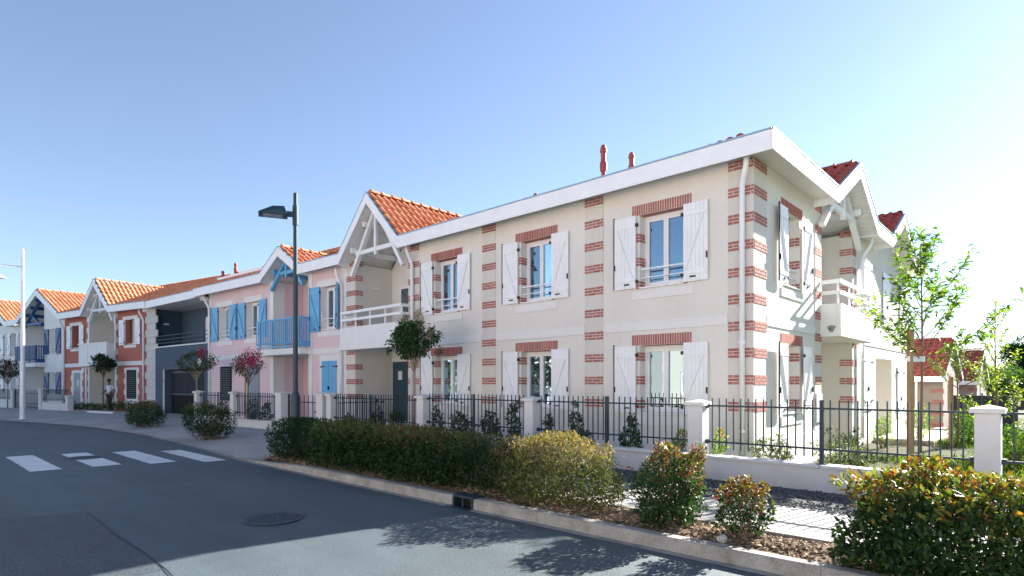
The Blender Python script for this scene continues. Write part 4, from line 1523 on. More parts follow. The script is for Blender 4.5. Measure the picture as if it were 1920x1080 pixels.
# ================================================================== houses behind on the right
def rear_house(x0, x1, y0, dep, z0, ze, zr, label, extra=True):
    h = empty('rear_house', ((x0 + x1) / 2, y0, z0), 0, label, 'house')
    L, Rr = x0 - (x0 + x1) / 2, x1 - (x0 + x1) / 2
    b = MB()
    b.face((L, 0, 0), (Rr, 0, 0), (Rr, 0, ze), (L, 0, ze))
    b.face((L, dep, 0), (Rr, dep, 0), (Rr, dep, ze), (L, dep, ze))
    b.face((Rr, 0, 0), (Rr, dep, 0), (Rr, dep, ze), (Rr, dep / 2, zr - .1), (Rr, 0, ze))
    b.face((L, 0, 0), (L, dep, 0), (L, dep, ze), (L, dep / 2, zr - .1), (L, 0, ze))
    b.build('wall', M['rearwall'], h)
    ov = .45
    m = (zr - ze) / (dep / 2)
    r = MB()
    zl = ze - ov * m
    r.face((L - .3, -ov, zl), (Rr + .12, -ov, zl), (Rr + .12, dep / 2, zr), (L - .3, dep / 2, zr))
    r.face((L - .3, dep + ov, zl), (Rr + .12, dep + ov, zl), (Rr + .12, dep / 2, zr), (L - .3, dep / 2, zr))
    r.build('roof', M['tile_dk'], h)
    sl = math.hypot(dep / 2 + ov, zr - zl)
    n = int((Rr - L + .6) / TW)
    tiles(h, (L - .28, -ov, zl), (1, 0, 0), (0, dep / 2 + ov, zr - zl), min(n, 26) , int(sl / TL + .3), lambda a, b_: True, 'tile_dk', False) if n < 27 else tiles(h, (Rr + .10 - 26 * TW, -ov, zl), (1, 0, 0), (0, dep / 2 + ov, zr - zl), 26, int(sl / TL + .3), lambda a, b_: True, 'tile_dk', False)
    ridge_caps(h, (Rr - 6, dep / 2, zr + .03), (Rr + .10, dep / 2, zr + .03), 'tile_dk')
    MB().box(L - .3, Rr + .13, -ov - .05, -ov - .02, zl - .26, zl - .01).build('fascia_board', M['trim'], h)
    for ya, yb in ((-ov, dep / 2), (dep + ov, dep / 2)):
        q = MB()
        q.face((Rr + .145, ya, zl + .03), (Rr + .145, yb, zr + .05), (Rr + .145, yb, zr - .24), (Rr + .145, ya, zl - .26))
        q.face((Rr + .125, ya, zl + .03), (Rr + .125, yb, zr + .05), (Rr + .125, yb, zr - .24), (Rr + .125, ya, zl - .26))
        q.build('rake_board', M['trim'], h)
    bb = MB()
    k = 0
    z = .3
    while z < ze - .2:
        for a, b_, c, d in band_boxes(Rr - .45, Rr, z, k):
            bb.box(a, b_, -.014, -.001, c, d)
        for a, b_, c, d in band_boxes(0.0, .4, z, k):
            bb.box(Rr + .001, Rr + .014, a, b_, c, d)
        z += .5
        k += 1
    bb.build('brick_bands', M['brick'], h, kind='stuff')
    MB().box(Rr - 3.0, Rr - 2.1, -.02, -.002, .05, 2.1).build('door', M['greydoor'], h)
    MB().tube([(Rr - .9, -ov - .08, 0), (Rr - .9, -ov - .08, zl - .2)], .045, 8).build('porch_post', M['white'], h)
    MB().box(Rr - 3.2, Rr + .2, -1.3, -.002, -.02, .12).build('terrace', M['deck'], h)
    MB().box(Rr + .002, Rr + .05, dep * .3, dep * .3 + 1.0, .9, 2.1).build('shutter', M['white'], h)
    return h
rear_house(-11.5, -3.75, 32.0, 5.6, -.42, 2.62, 4.15, 'low cream house with red tiled roof and brick banded corner behind the side garden')
rear_house(-12, -3.7, 46.0, 6.5, -.45, 2.5, 4.3, 'far cream house whose red roof shows past the staked bush')

# ================================================================== houses across the street, mirrored in the windows, made tall and pale for bounce light
def across_house(x0, x1, y, rz, label, wmat, two):
    h = empty('house_across', ((x0 + x1) / 2, y, .1), rz, label, 'house')
    w = (x1 - x0) / 2
    H = 5.2 if two else 2.9  # upper storey added to bounce sunlight onto the shaded facades
    P = lambda u, d, z: (u, d, z)
    ops = []
    n = int(w * 2 / 3.2)
    for i in range(n):
        c = -w + (i + .5) * 2 * w / n
        ops.append((c - .6, c + .6, .9, 2.2, .15))
        if two:
            ops.append((c - .6, c + .6, 3.4, 4.7, .15))
    wall(h, P, -w, w, 0, H, ops, M[wmat], 'front_wall')
    for (a, b, z0, z1, _) in ops:
        window(h, P, (a + b) / 2, b - a - .02, z0 + .035, z1, .15, rail=False)
    s = MB()
    s.face((-w, -8, 0), (w, -8, 0), (w, -8, H), (-w, -8, H))
    for u in (-w, w):
        s.face((u, 0, 0), (u, -8, 0), (u, -8, H), (u, -4, H + 1.9), (u, 0, H))
    s.build('rear_wall', M[wmat], h)
    r = MB()
    r.face((-w - .4, .5, H - .2), (w + .4, .5, H - .2), (w + .4, -4, H + 1.95), (-w - .4, -4, H + 1.95))
    r.face((-w - .4, -8.5, H - .2), (w + .4, -8.5, H - .2), (w + .4, -4, H + 1.95), (-w - .4, -4, H + 1.95))
    r.build('roof', M['tile'], h)
    MB().box(-w - .4, w + .4, .48, .52, H - .42, H - .19).build('gutter', M['stone'], h)
    return h
across_house(-31, -19, -9.5, R(6), 'house across the street beyond the crossing, mirrored in the glass, made pale and two storey for bounce light', 'wallwhite', True)
across_house(-17, -4, -9.0, 0, 'beige house across the street, mirrored in the lower windows, raised to two storeys for bounce light', 'acrosswall', True)
across_house(-1, 14, -9.5, 0, 'unseen pale house, made two storey for bounce light, across the street beside the photographer', 'wallwhite', True)

# ================================================================== garden walls, pillars and railings
def pillar(parent, x, y, w, zb, zt, rot=0.0, dep=None):
    """square masonry pillar with a shallow pyramid cap"""
    dep = dep or w
    c, s = math.cos(rot), math.sin(rot)
    Pm = lambda a, b, z: (x + a * c - b * s, y + a * s + b * c, z)
    p = MB(Pm).box(-w / 2, w / 2, 0, dep, zb, zt - .09).build('pillar', M['coping'], parent, bevel=.008)
    k = MB(Pm)
    o = .045
    k.box(-w / 2 - o, w / 2 + o, -o, dep + o, zt - .088, zt - .035)
    b = len(k.v)
    for a, bb in ((-w / 2 - o, -o), (w / 2 + o, -o), (w / 2 + o, dep + o), (-w / 2 - o, dep + o)):
        k.pt((a, bb, zt - .034))
    k.pt((0, dep / 2, zt + .012))
    for i in range(4):
        k.f.append((b + i, b + (i + 1) % 4, b + 4))
    k.build('cap', M['coping'], p)
    return p

def low_wall(parent, a, b, zb, zt, th=.18):
    a, b = Vector((*a, 0)), Vector((*b, 0))
    d = (b - a)
    L = d.length
    d.normalize()
    n = Vector((-d.y, d.x, 0))
    Pm = lambda u, v, z: tuple(a + d * u + n * v + Vector((0, 0, z)))
    MB(Pm).box(0, L, .02, .02 + th, zb, zt - .05).build('wall', M['coping'], parent)
    # coping in lengths
    m = max(1, int(round(L / 1.7)))
    for i in range(m):
        MB(Pm).box(L * i / m + .003, L * (i + 1) / m - .003, -.018, .058 + th, zt - .049, zt).build('coping_stone', M['coping'], parent, bevel=.008)

BAR = {}
def bar_mesh(h, w):
    k = (round(h, 2), w)
    if k not in BAR:
        o = MB().box(-w / 2, w / 2, -w / 2, w / 2, -h / 2, h / 2).build('bar', M['iron'])
        BAR[k] = o.data
        bpy.data.objects.remove(o)
    return BAR[k]

def railing(a, b, zb, label, group, step=.11, posts=(.5,), H=.95, name='railing', w=.016, foot=0.0):
    """panel of round-topped bars on two rails, with flat intermediate posts"""
    a, b = Vector((*a, 0)), Vector((*b, 0))
    d = b - a
    L = d.length
    e = empty(name, (a.x, a.y, zb), math.atan2(d.y, d.x), label, 'railing', group)
    z1, z2 = .20, .20 + .60 * H / .95
    for z in (z1, z2):
        MB().box(0.0, L, -.012, .012, z, z + .026).build('rail', M['iron'], e)
        MB().box(0.0, .05, -.03, .03, z - .02, z + .045).build('bracket', M['iron'], e)
        MB().box(L - .05, L, -.03, .03, z - .02, z + .045).build('bracket', M['iron'], e)
    n = int(L / step)
    for i in range(1, n):
        x = L * i / n
        if any(abs(x - L * p) < .05 for p in posts):
            continue
        o = ob('bar', bar_mesh(H - .10, w), e)
        o.location = (x, -.0165 - w / 2 + .006, (H + .10) / 2)
    for p in posts:
        q = MB().box(L * p - .028, L * p + .028, -.014, .014, 0.002 - foot, H)
        q.box(L * p - .07, L * p + .07, -.05, .05, .001 - foot, .012 - foot)
        q.build('post', M['iron'], e)
    return e

FY = 8.83
G1 = 'railing panels on the wall before the cream house'
GW = empty('garden_wall', (-7.8, FY + .1, .05), 0, 'low pale rendered wall with capped pillars before the cream house', 'wall')
# pillars (x of the left face measured from the photograph)
PX = [2.95, -.615, -4.245, -7.785, -11.275, -15.53]
GW.location = (-7.8, FY, 0)
def WX(x):
    return x + 7.8
for x in PX:
    pillar(GW, WX(x), 0, .245, -.05, 1.345)
for xa, xb in zip(PX[1:], PX):
    low_wall(GW, (WX(xa + .122), .03), (WX(xb - .122), .03), -.05, .475 if xb > -11 else .42)
    lb = {2.95: 'dark metal railing panel running on past the end pillar', -.615: 'dark metal railing panel in front of the staked young tree and side garden', -4.245: 'dark metal railing panel before the cream house window nearest the corner', -7.785: 'dark metal railing panel before the two farther ground floor windows of the cream house', -11.275: 'dark metal railing panel before the recessed entrance of the cream house'}[xb]
    pl = (.5,) if xb > -11.2 else (.45,)
    railing((xa + .122, FY + .14), (xb - .122, FY + .14), .475 if xb > -11 else .42, lb, G1, posts=pl, H=.90)
# railing that parts the two front gardens
railing((-15.53, FY + .26), (-15.6, 10.8), .1, 'dark railing running back from the pillar to the house wall', None, posts=(), H=1.15)
# pink house: gate pillars and walls along a line turned with the house
PL0 = (-16.0, FY)
def pl_at(px):
    return at_line(px, PL0, 4.0)
PW = empty('garden_wall', (*pl_at(470), 0), R(4), 'low pale wall with capped pillars before the pink house', 'wall')
Mi = Matrix.Translation((*pl_at(470), 0)) @ Matrix.Rotation(R(4), 4, 'Z')
Mi = Mi.inverted()
def pw_local(p):
    v = Mi @ Vector((*p, 0))
    return v.x, v.y
for px, w in ((598, .34), (521, .34), (434, .245), (366, .245)):
    lx, ly = pw_local(pl_at(px))
    pillar(PW, lx, 0, w, -.05, 1.345, dep=w)
for (pa, wa), (pb, wb) in (((434, .245), (521, .34)), ((366, .245), (434, .245))):
    a, b = pl_at(pa), pl_at(pb)
    la, lb_ = pw_local(a)[0] + wa / 2, pw_local(b)[0] - wb / 2
    low_wall(PW, (la, .03), (lb_, .03), -.02, .38)
    d = (math.cos(R(4)), math.sin(R(4)))
    n = (-d[1], d[0])
    railing((a[0] + d[0] * wa / 2 + n[0] * .13, a[1] + d[1] * wa / 2 + n[1] * .13), (b[0] - d[0] * wb / 2 + n[0] * .13, b[1] - d[1] * wb / 2 + n[1] * .13), .38,
            'dark metal railing panel below the magenta flowering tree' if pa == 434 else 'dark metal railing panel before the louvred vent of the pink house', 'railing panels before the pink house', posts=(.55,), H=.92)
# garden gates: framed leaf with bars
def gate(a, b, zb, H, label, step):
    a, b = Vector((*a, 0)), Vector((*b, 0))
    d = b - a
    L = d.length
    e = empty('garden_gate', (a.x, a.y, zb), math.atan2(d.y, d.x), label, 'gate')
    for x in (0, L - .05):
        MB().box(x, x + .05, -.025, .025, 0, H).build('stile', M['iron'], e)
    for z in (.04, .28, H - .26):
        MB().box(.051, L - .051, -.015, .015, z, z + .03).build('rail', M['iron'], e)
    n = int(L / step)
    for i in range(1, n):
        o = ob('bar', bar_mesh(H - .10, .016), e)
        o.location = (L * i / n, -.026, H / 2 + .03)
    MB().box(L - .12, L - .08, -.05, .05, H * .52, H * .52 + .05).build('latch', M['black'], e)
    return e
a, b = pl_at(532), pl_at(588)
gate((a[0] + .02, a[1] + .15), (b[0] - .02, b[1] + .15), .13, 1.15, 'dark metal garden gate before the pink house beside the street lamp', .21)
# far walls before the white house
fd = (math.cos(R(11)), math.sin(R(11)))
FW0 = (RP[0] + 1.7 * math.sin(R(11)), RP[1] - 1.7 * math.cos(R(11)))
FW = empty('garden_wall', (*FW0, 0), R(11), 'low pale wall with pillars before the white and navy house', 'wall')
def fu(px):
    p = at_line(px, FW0, 11)
    return (p[0] - FW0[0]) * fd[0] + (p[1] - FW0[1]) * fd[1]
def fw(u):
    return FW0[0] + fd[0] * u - fd[1] * .13, FW0[1] + fd[1] * u + fd[0] * .13
u1, u2, u3 = fu(21), fu(74), fu(121)
for u in (u1, u2):
    pillar(FW, u, 0, .33, -.02, 1.32)
pillar(FW, u3 + .2, 0, .30, -.02, .98)
low_wall(FW, (u2 + .17, .03), (u3, .03), -.02, .52)
low_wall(FW, (u1 - 6, .03), (u1 - .17, .03), -.02, .52)
railing(fw(u2 + .17), fw(u3 + .02), .52, 'dark railing panel beside the white garden gate pillar by the red house', None, posts=(), H=.78)
railing(fw(u1 - 6), fw(u1 - .17), .52, 'dark railing panel at the far end of the street past the white lamp post', None, posts=(.5, .85), H=.78)
gate(fw(u1 + .18), fw(u2 - .18), .12, 1.15, 'dark metal garden gate before the white and navy house', .2)

# ================================================================== street lamps
LX, LY = at_Y(554, 6.95)
lamp = empty('street_lamp', (LX, LY, .1), 0, 'dark grey street lamp with one flat square head behind the hedge', 'street lamp')
MB().lathe((0, 0, 0), [(.16, 0), (.16, .03), (.105, .035), (.10, 1.15), (.09, 1.25), (.062, 1.32)], 16).build('base_sleeve', M['ironlamp'], lamp)
MB().lathe((0, 0, 0), [(.062, 1.30), (.055, 4.6), (.052, 6.2), (.03, 6.22)], 14).build('pole', M['ironlamp'], lamp, smooth=False)
MB().lathe((0, 0, 0), [(.072, 5.42), (.072, 5.90)], 14).build('collar', M['ironlamp'], lamp)
hd = Vector((-.42, -.91, 0)).normalized()      # head reaches out over the road
sd = Vector((-hd.y, hd.x, 0))
Ph = lambda a, b, z: tuple(hd * a + sd * b + Vector((0, 0, z)))
MB(Ph).box(.05, .20, -.05, .05, 5.62, 5.74).build('arm', M['ironlamp'], lamp)
hb = MB(Ph)
b = 0
for (a, wd, z) in ((.18, .22, 5.60), (.84, .22, 5.60), (.20, .22, 5.635), (.84, .22, 5.625), (.26, .10, 5.84), (.52, .10, 5.82)):
    hb.pt((a, -wd, z))
    hb.pt((a, wd, z))
for q in ((0, 2, 3, 1), (0, 1, 5, 4), (2, 6, 7, 3), (4, 5, 9, 8), (8, 9, 11, 10), (10, 11, 7, 6), (0, 4, 6, 2), (1, 3, 7, 5), (4, 8, 10, 6), (5, 7, 11, 9)):
    hb.f.append(q)
head = hb.build('lamp_head', M['ironlamp'], lamp)
MB(Ph).box(.30, .74, -.15, .15, 5.588, 5.597).build('lens', M['lampglass'], head)

wx, wy = -32.94, 4.15
wl = empty('street_lamp', (wx, wy, .07), 0, 'tall white street lamp post with an arm over the road', 'street lamp')
MB().lathe((0, 0, 0), [(.16, 0), (.16, .03), (.105, .035), (.10, 2.45), (.078, 2.55), (.070, 5.0), (.060, 7.35), (.02, 7.40)], 16).build('pole', M['whitemetal'], wl, smooth=False)
wd_ = Vector((-DV[0] * .0 - RV[0], -RV[1], 0)).normalized()
MB().tube([(0, 0, 6.62), tuple(wd_ * 2.0 + Vector((0, 0, 6.80)))], .035, 8).build('arm', M['whitemetal'], wl)
MB().tube([(0, 0, 7.05), tuple(wd_ * 1.9 + Vector((0, 0, 6.84)))], .010, 6).build('stay', M['whitemetal'], wl)
MB().tube([tuple(wd_ * .95 + Vector((0, 0, 6.20))), tuple(wd_ * .85 + Vector((0, 0, 6.22)))], [.02, .005], 6).build('finial', M['whitemetal'], wl)
Pl = lambda a, b, z: tuple(wd_ * a + Vector((-wd_.y, wd_.x, 0)) * b + Vector((0, 0, z)))
MB(Pl).prism([(.80, 6.14), (1.9, 6.14), (1.8, 6.30), (1.2, 6.36)], -.2, .2).build('lamp_head', M['whitemetal'], wl)
MB().tube([tuple(wd_ * 1.4 + Vector((0, 0, 6.34))), tuple(wd_ * 1.4 + Vector((0, 0, 6.75)))], .03, 8).build('hanger', M['whitemetal'], wl)
MB().box(-.20, -.12, -.05, .05, 4.4, 4.62).build('control_box', M['whitemetal'], wl)

# ================================================================== planting
def nfield(p, seed, f):
    """cheap smooth noise in -1..1 for an (n,3) array"""
    r = np.random.default_rng(seed)
    out = np.zeros(len(p))
    for k in range(5):
        w = r.normal(size=3)
        w = w / np.linalg.norm(w) * f * (1 + .55 * k)
        out += np.sin(p @ w + r.uniform(0, 6.28)) / (1 + .4 * k)
    return out / 2.6

def leaf_mesh(name, pos, axis, nrm, length, width, cols, mat, parent, fine=False, droop=.25, kind='stuff'):
    n = len(pos)
    axis = axis / np.linalg.norm(axis, axis=1)[:, None]
    side = np.cross(axis, nrm)
    side /= (np.linalg.norm(side, axis=1)[:, None] + 1e-9)
    nrm = np.cross(side, axis)
    L = length[:, None]
    Wd = width[:, None]
    def at(t, s, f):
        return pos + axis * (L * t) + side * (Wd * s) + nrm * (L * (f - droop * t * t))
    if fine:
        vs = [at(0, 0, 0), at(.28, -.42, .06), at(.28, .42, .06), at(.30, 0, 0), at(.66, -.40, .06), at(.66, .40, .06), at(.66, 0, 0), at(1, 0, 0)]
        fc = [(0, 2, 3), (0, 3, 1), (2, 5, 6), (2, 6, 3), (3, 6, 4), (3, 4, 1), (5, 7, 6), (6, 7, 4)]
    else:
        vs = [at(0, 0, 0), at(.45, -.5, .07), at(.45, .5, .07), at(1, 0, 0)]
        fc = [(0, 2, 3), (0, 3, 1)]
    k = len(vs)
    V = np.stack(vs, 1).reshape(-1, 3)
    Fc = (np.arange(n)[:, None, None] * k + np.array(fc)[None]).reshape(-1, 3)
    me = bpy.data.meshes.new(name)
    me.vertices.add(len(V))
    me.vertices.foreach_set('co', V.astype(np.float32).ravel())
    nf = len(Fc)
    me.loops.add(nf * 3)
    me.loops.foreach_set('vertex_index', Fc.astype(np.int32).ravel())
    me.polygons.add(nf)
    me.polygons.foreach_set('loop_start', np.arange(0, nf * 3, 3, dtype=np.int32))
    me.update(calc_edges=True)
    ca = me.color_attributes.new('leafcol', 'FLOAT_COLOR', 'POINT')
    c4 = np.ones((len(V), 4), np.float32)
    c4[:, :3] = np.repeat(np.clip(cols, 0, 1), k, 0)
    ca.data.foreach_set('color', c4.ravel())
    me.materials.append(M[mat])
    o = ob(name, me, parent)
    if kind:
        o['kind'] = kind
    return o

def pick_cols(r, n, palette, w, jit=.18):
    pal = np.array(palette)
    idx = r.choice(len(pal), n, p=np.array(w) / sum(w))
    return pal[idx] * (1 + r.uniform(-jit, jit, (n, 1))) * (1 + r.uniform(-.06, .06, (n, 3)))

GREEN_D = [(.012, .037, .013), (.021, .056, .017), (.034, .078, .022), (.055, .108, .028)]
GREEN_Y = [(.05, .11, .02), (.09, .17, .025), (.15, .24, .035), (.22, .30, .05)]
RED_T = [(.16, .026, .022), (.20, .07, .022), (.17, .12, .03), (.10, .11, .03), (.06, .09, .02)]
TAN = [(.12, .11, .05), (.16, .14, .075), (.09, .095, .04), (.05, .07, .025)]

def shrub(name, x, y, z, hx, hy, hz, n, ll, palette, w, label, seed, tip=None, tipw=None, group=None, rot=0.0, mat='leaf', fine=False, square=4.0, gap=.35, open_=.30, cat='shrub', wr=.45, stems=26, lean=.5, tip_h=.62, ragged=.22, zlow=.08):
    """leaves spread through an uneven volume on woody stems"""
    r = np.random.default_rng(seed)
    e = empty(name, (x, y, z), rot, label, cat, group)
    pts = np.zeros((0, 3))
    while len(pts) < n:
        p = r.uniform(-1, 1, (n * 3, 3)) * 1.15
        rad = (np.abs(p) ** square).sum(1) ** (1 / square)
        S = np.array([hx, hy, hz])
        q = p * S
        bound = 1 - ragged * .45 + ragged * nfield(q, seed, 5.0 / max(.35, min(hx, 1))) + .10 * nfield(q, seed + 1, 16)
        rel = rad / bound
        keep = (rel < 1) & (r.uniform(0, 1, len(p)) < open_ + (1 - open_) * rel ** 3)
        keep &= nfield(q, seed + 2, 9.0 / max(.4, hz)) > -1.05 + gap * (1 - .3 * rel)
        keep &= (p[:, 2] > -.98)
        # the skirt is thinner near the ground
        keep &= r.uniform(0, 1, len(p)) < np.clip((p[:, 2] + 1.0) / .42 + zlow, 0, 1)
        pts = np.vstack([pts, np.hstack([p[keep]])])
    p = pts[:n]
    S = np.array([hx, hy, hz])
    pos = p * S + np.array([0, 0, hz])
    out = p / (np.linalg.norm(p, axis=1)[:, None] + 1e-6)
    axis = out * lean + r.normal(size=(n, 3)) * .55 + np.array([0, 0, .45])
    nr = r.normal(size=(n, 3)) * .6 + np.array([0, 0, 1.0]) + out * .3
    L = (.55 + .85 * r.beta(2, 2.5, n)) * ll
    cols = pick_cols(r, n, palette, w)
    if tip:
        tc = pick_cols(r, n, tip, tipw or [1] * len(tip))
        h = p[:, 2] * .75 + .25 * np.linalg.norm(p, axis=1) + r.normal(size=n) * .16 + .12 * nfield(pos, seed + 5, 6)
        k = h > tip_h
        cols[k] = tc[k]
    leaf_mesh('foliage', pos, axis, nr, L, L * wr * 2 * .5, cols, mat, e, fine)
    st = MB()
    rr = random.Random(seed)
    for i in range(stems):
        j = rr.randrange(n)
        t = pos[j]
        bx, by = rr.uniform(-.35, .35) * hx, rr.uniform(-.4, .4) * hy
        mx = ((bx + t[0]) / 2 + rr.uniform(-.05, .05), (by + t[1]) / 2 + rr.uniform(-.05, .05), t[2] * .55)
        st.tube([(bx, by, -.04), mx, tuple(t)], [.010 + .006 * hz, .007, .003], 5, cap=False)
    st.build('stems', M['bark'], e)
    return e

G_h = 'clipped hedge shrubs along the kerb'
# street hedges, left to right
shrub('hedge_shrub', *at_t(268, 20.9)[:2], .06, .98, .55, .46, 5200, .062, GREEN_D, [3, 4, 3, 1], 'rounded dusty green shrub on the pavement beside the slate garage', 11, tip=[(.13, .10, .05), (.16, .09, .06), (.09, .10, .04)], tip_h=.62, rot=.1, square=2.6)
shrub('hedge_shrub', *at_t(388, 16.4)[:2], .06, .92, .60, .50, 5600, .060, GREEN_D, [4, 4, 3, 1], 'rounded dark green shrub by the zebra crossing before the pink house wall', 12, tip=[(.10, .13, .05), (.07, .10, .04)], tip_h=.70, rot=.1, square=2.6)
shrub('hedge_shrub', -11.0, 5.74, .06, .95, .46, .425, 10500, .050, GREEN_D, [5, 4, 2, .6], 'very dark fine leaved hedge shrub at the end of the row by the crossing', 13, square=3.6, gap=.15, ragged=.14)
shrub('hedge_shrub', -9.25, 5.78, .06, 1.10, .46, .425, 12000, .070, GREEN_D, [2, 4, 4, 2], 'broad leaved green hedge shrub with bronze tips below the street lamp', 14, tip=[(.13, .10, .04), (.10, .13, .045), (.08, .13, .04), (.07, .11, .03)], tip_h=.62, square=6, gap=.25, mat='leafglossy', ragged=.13)
shrub('hedge_shrub', -7.38, 5.78, .06, 1.08, .46, .42, 12000, .068, GREEN_D, [2, 4, 4, 2], 'broad leaved green hedge shrub with reddish top before the myrtle tree', 15, tip=[(.19, .08, .055), (.12, .12, .045), (.09, .13, .04), (.07, .11, .03)], tip_h=.62, square=6, gap=.30, mat='leafglossy', ragged=.13)
shrub('hedge_shrub', -5.98, 5.78, .06, .72, .45, .43, 8000, .050, GREEN_D, [3, 4, 3, 1], 'loose fine leaved dark shrub behind the storm drain', 16, tip=[(.12, .13, .07), (.08, .10, .05)], tip_h=.7, square=3, gap=.5)
shrub('hedge_shrub', -4.70, 5.76, .06, 1.02, .44, .445, 18000, .042, TAN + GREEN_D[2:], [3, 3, 3, 3, 2, 2], 'tan and olive small leaved hedge shrub catching the sun', 17, tip=[(.20, .15, .075), (.22, .18, .11), (.17, .11, .05), (.12, .12, .05)], tip_h=.50, square=5, gap=.4, ragged=.20)
shrub('hedge_shrub', -3.03, 5.70, .06, .44, .40, .45, 6500, .048, GREEN_D, [2, 4, 4, 2], 'upright shrub with crimson tips beside the tan hedge', 18, tip=RED_T + [(.16, .18, .05)], tip_h=.52, square=2.4, gap=.55, fine=True, mat='leafglossy', stems=40, ragged=.42)
shrub('hedge_shrub', -2.22, 5.66, .06, .26, .26, .31, 2200, .046, GREEN_D, [3, 4, 3, 1], 'small dark shrub with red shoots between the crimson tipped shrub and the big hedge', 19, tip=RED_T, tip_h=.45, square=2.2, gap=.5, fine=True, mat='leafglossy', stems=24, ragged=.45)
shrub('hedge_shrub', -.22, 5.66, .02, 1.30, .54, .47, 17500, .064, GREEN_D, [2, 4, 4, 3], 'big glossy hedge with yellow and orange new leaves in front of the end pillar', 20, tip=[(.25, .14, .025), (.21, .19, .03), (.22, .065, .028), (.14, .17, .03), (.08, .13, .02)], tipw=[3, 3, 2, 3, 2], tip_h=.50, square=3.4, gap=.42, fine=True, mat='leafglossy', stems=60, ragged=.30)
shrub('hedge_shrub', 1.95, 5.7, .02, 1.0, .5, .48, 3500, .075, GREEN_D, [2, 4, 4, 3], 'continuing glossy hedge past the end pillar, cut off by the picture edge', 21, tip=[(.22, .13, .025), (.15, .17, .03)], tip_h=.55, square=3.4, gap=.4, mat='leafglossy')

# garden plants behind the railing
GP = 'young climbers planted behind the railing'
for i, (px, Yg, hx, hz, n, pal, kind) in enumerate([
        (822, 9.42, .16, .42, 260, GREEN_D, 0), (864, 9.40, .28, .33, 420, GREEN_D, 0), (920, 9.40, .22, .33, 420, GREEN_D, 0), (963, 9.35, .13, .42, 300, GREEN_D, 0),
        (1027, 9.32, .08, .38, 150, GREEN_D, 0), (1082, 9.35, .12, .46, 190, GREEN_D, 0), (1098, 9.30, .15, .25, 210, GREEN_D, 0), (1182, 9.28, .17, .36, 330, GREEN_D, 0)]):
    X, Y = at_Y(px, Yg)
    shrub('garden_plant', X, Y, .10, hx * 1.1, hx * 1.1, hz * 1.28, int(n * 1.8), .085, pal, [1, 2, 3, 3], 'leafy young climber behind the railing before the cream house front', 40 + i, group=GP, square=2, gap=.5, ragged=.4, stems=8, cat='plant', zlow=.5)
for px, Yg, s in ((1276, 9.26, 60), (1350, 9.30, 61)):
    X, Y = at_Y(px, Yg)
    shrub('garden_plant', X, Y, .10, .11, .11, .40, 420, .060, GREEN_Y, [1, 3, 3, 2], ('bright yellow green climber against the left of the wide pillar', 'bright green climber just right of the wide pillar')[s - 60], s, tip=[(.30, .34, .04), (.34, .10, .04)], tip_h=.7, square=2, gap=.5, ragged=.4, stems=8, cat='plant', zlow=.6, mat='leafthin')
OL = [(.10, .13, .06), (.16, .19, .10), (.24, .26, .15), (.05, .08, .03)]
X, Y = at_Y(1450, 10.1)
shrub('garden_shrub', X, Y, .02, .34, .32, .36, 1300, .065, OL, [3, 3, 2, 3], 'grey green shrub behind the railing at the foot of the side wall', 70, square=2.2, gap=.6, ragged=.4, stems=20, wr=.34)
X, Y = at_Y(1583, 11.2)
shrub('garden_shrub', X, Y, -.06, .42, .40, .44, 1500, .075, OL, [3, 3, 2, 3], 'silvery green shrub behind the railing below the side balcony', 71, square=2.2, gap=.6, ragged=.4, stems=20, wr=.34)
X, Y = at_t(1655, 16.0)
shrub('garden_plant', X, Y, -.15, .3, .3, .50, 700, .06, GREEN_Y, [1, 3, 3, 2], 'bright young plant at the edge of the side terrace', 72, square=2, gap=.7, ragged=.4, stems=10, cat='plant', mat='leafthin')
X, Y = at_t(1722, 17.5)
shrub('garden_plant', X, Y, -.2, .35, .3, .62, 900, .06, GREEN_Y, [1, 3, 3, 2], 'tall yellow green plant beside the terrace end', 73, square=2, gap=.7, ragged=.4, stems=10, cat='plant', mat='leafthin')
X, Y = at_t(1812, 17.0)
shrub('garden_shrub', X, Y, -.25, .45, .5, .55, 1700, .07, GREEN_Y[:3] + GREEN_D[2:], [3, 3, 2, 2, 2], 'leafy green bush at the garden end near the stake', 74, square=2.2, gap=.5, ragged=.35, cat='shrub', mat='leafthin')
X, Y = at_t(1905, 12.5)
shrub('garden_shrub', X, Y, -.1, .55, .5, .42, 1500, .07, GREEN_D[2:] + GREEN_Y[:2], [2, 3, 3, 2], 'green bush behind the end pillar', 75, square=2.2, gap=.4)
# pink house front garden and red house planter
for i, (px, t, hx, hz) in enumerate(((474, 20.3, .30, .45), (500, 19.8, .20, .38), (418, 22.8, .30, .35), (655, 16.9, .22, .28), (708, 15.6, .16, .42), (742, 15.0, .2, .36))):
    X, Y = at_t(px, t)
    shrub('garden_plant', X, Y, .12, hx, .2, hz * 1.15, 520, .075, GREEN_D, [2, 3, 3, 3], 'dark leafy plant behind the railing beside the garden gate', 80 + i, group='plants behind the gate railings', square=2, gap=.5, ragged=.4, stems=8, cat='plant')
PLR = [(130, 34.0), (150, 33.6), (168, 33.2), (186, 33.0), (204, 32.6), (222, 32.2), (238, 31.6)]
for i, (px, t) in enumerate(PLR):
    X, Y = at_t(px, t * .985)
    shrub('garden_plant', X, Y, .16, .42, .3, .18 + .10 * (i in (0, 4, 5, 6)), 380, .085, GREEN_D[1:] + GREEN_Y[:2], [2, 3, 3, 2, 2], 'low green plant in the raised bed before the red house', 90 + i, group='low plants in the raised bed', square=2, gap=.5, cat='plant', ragged=.35, stems=5)
pb = MB()
bed = [at_t(112, 33.6), at_t(258, 29.6), at_t(262, 31.0), at_t(122, 35.3)]
pbk = MB().hprism([(p[0], p[1]) for p in bed], .05, .17).build('raised_bed', M['kerb'])
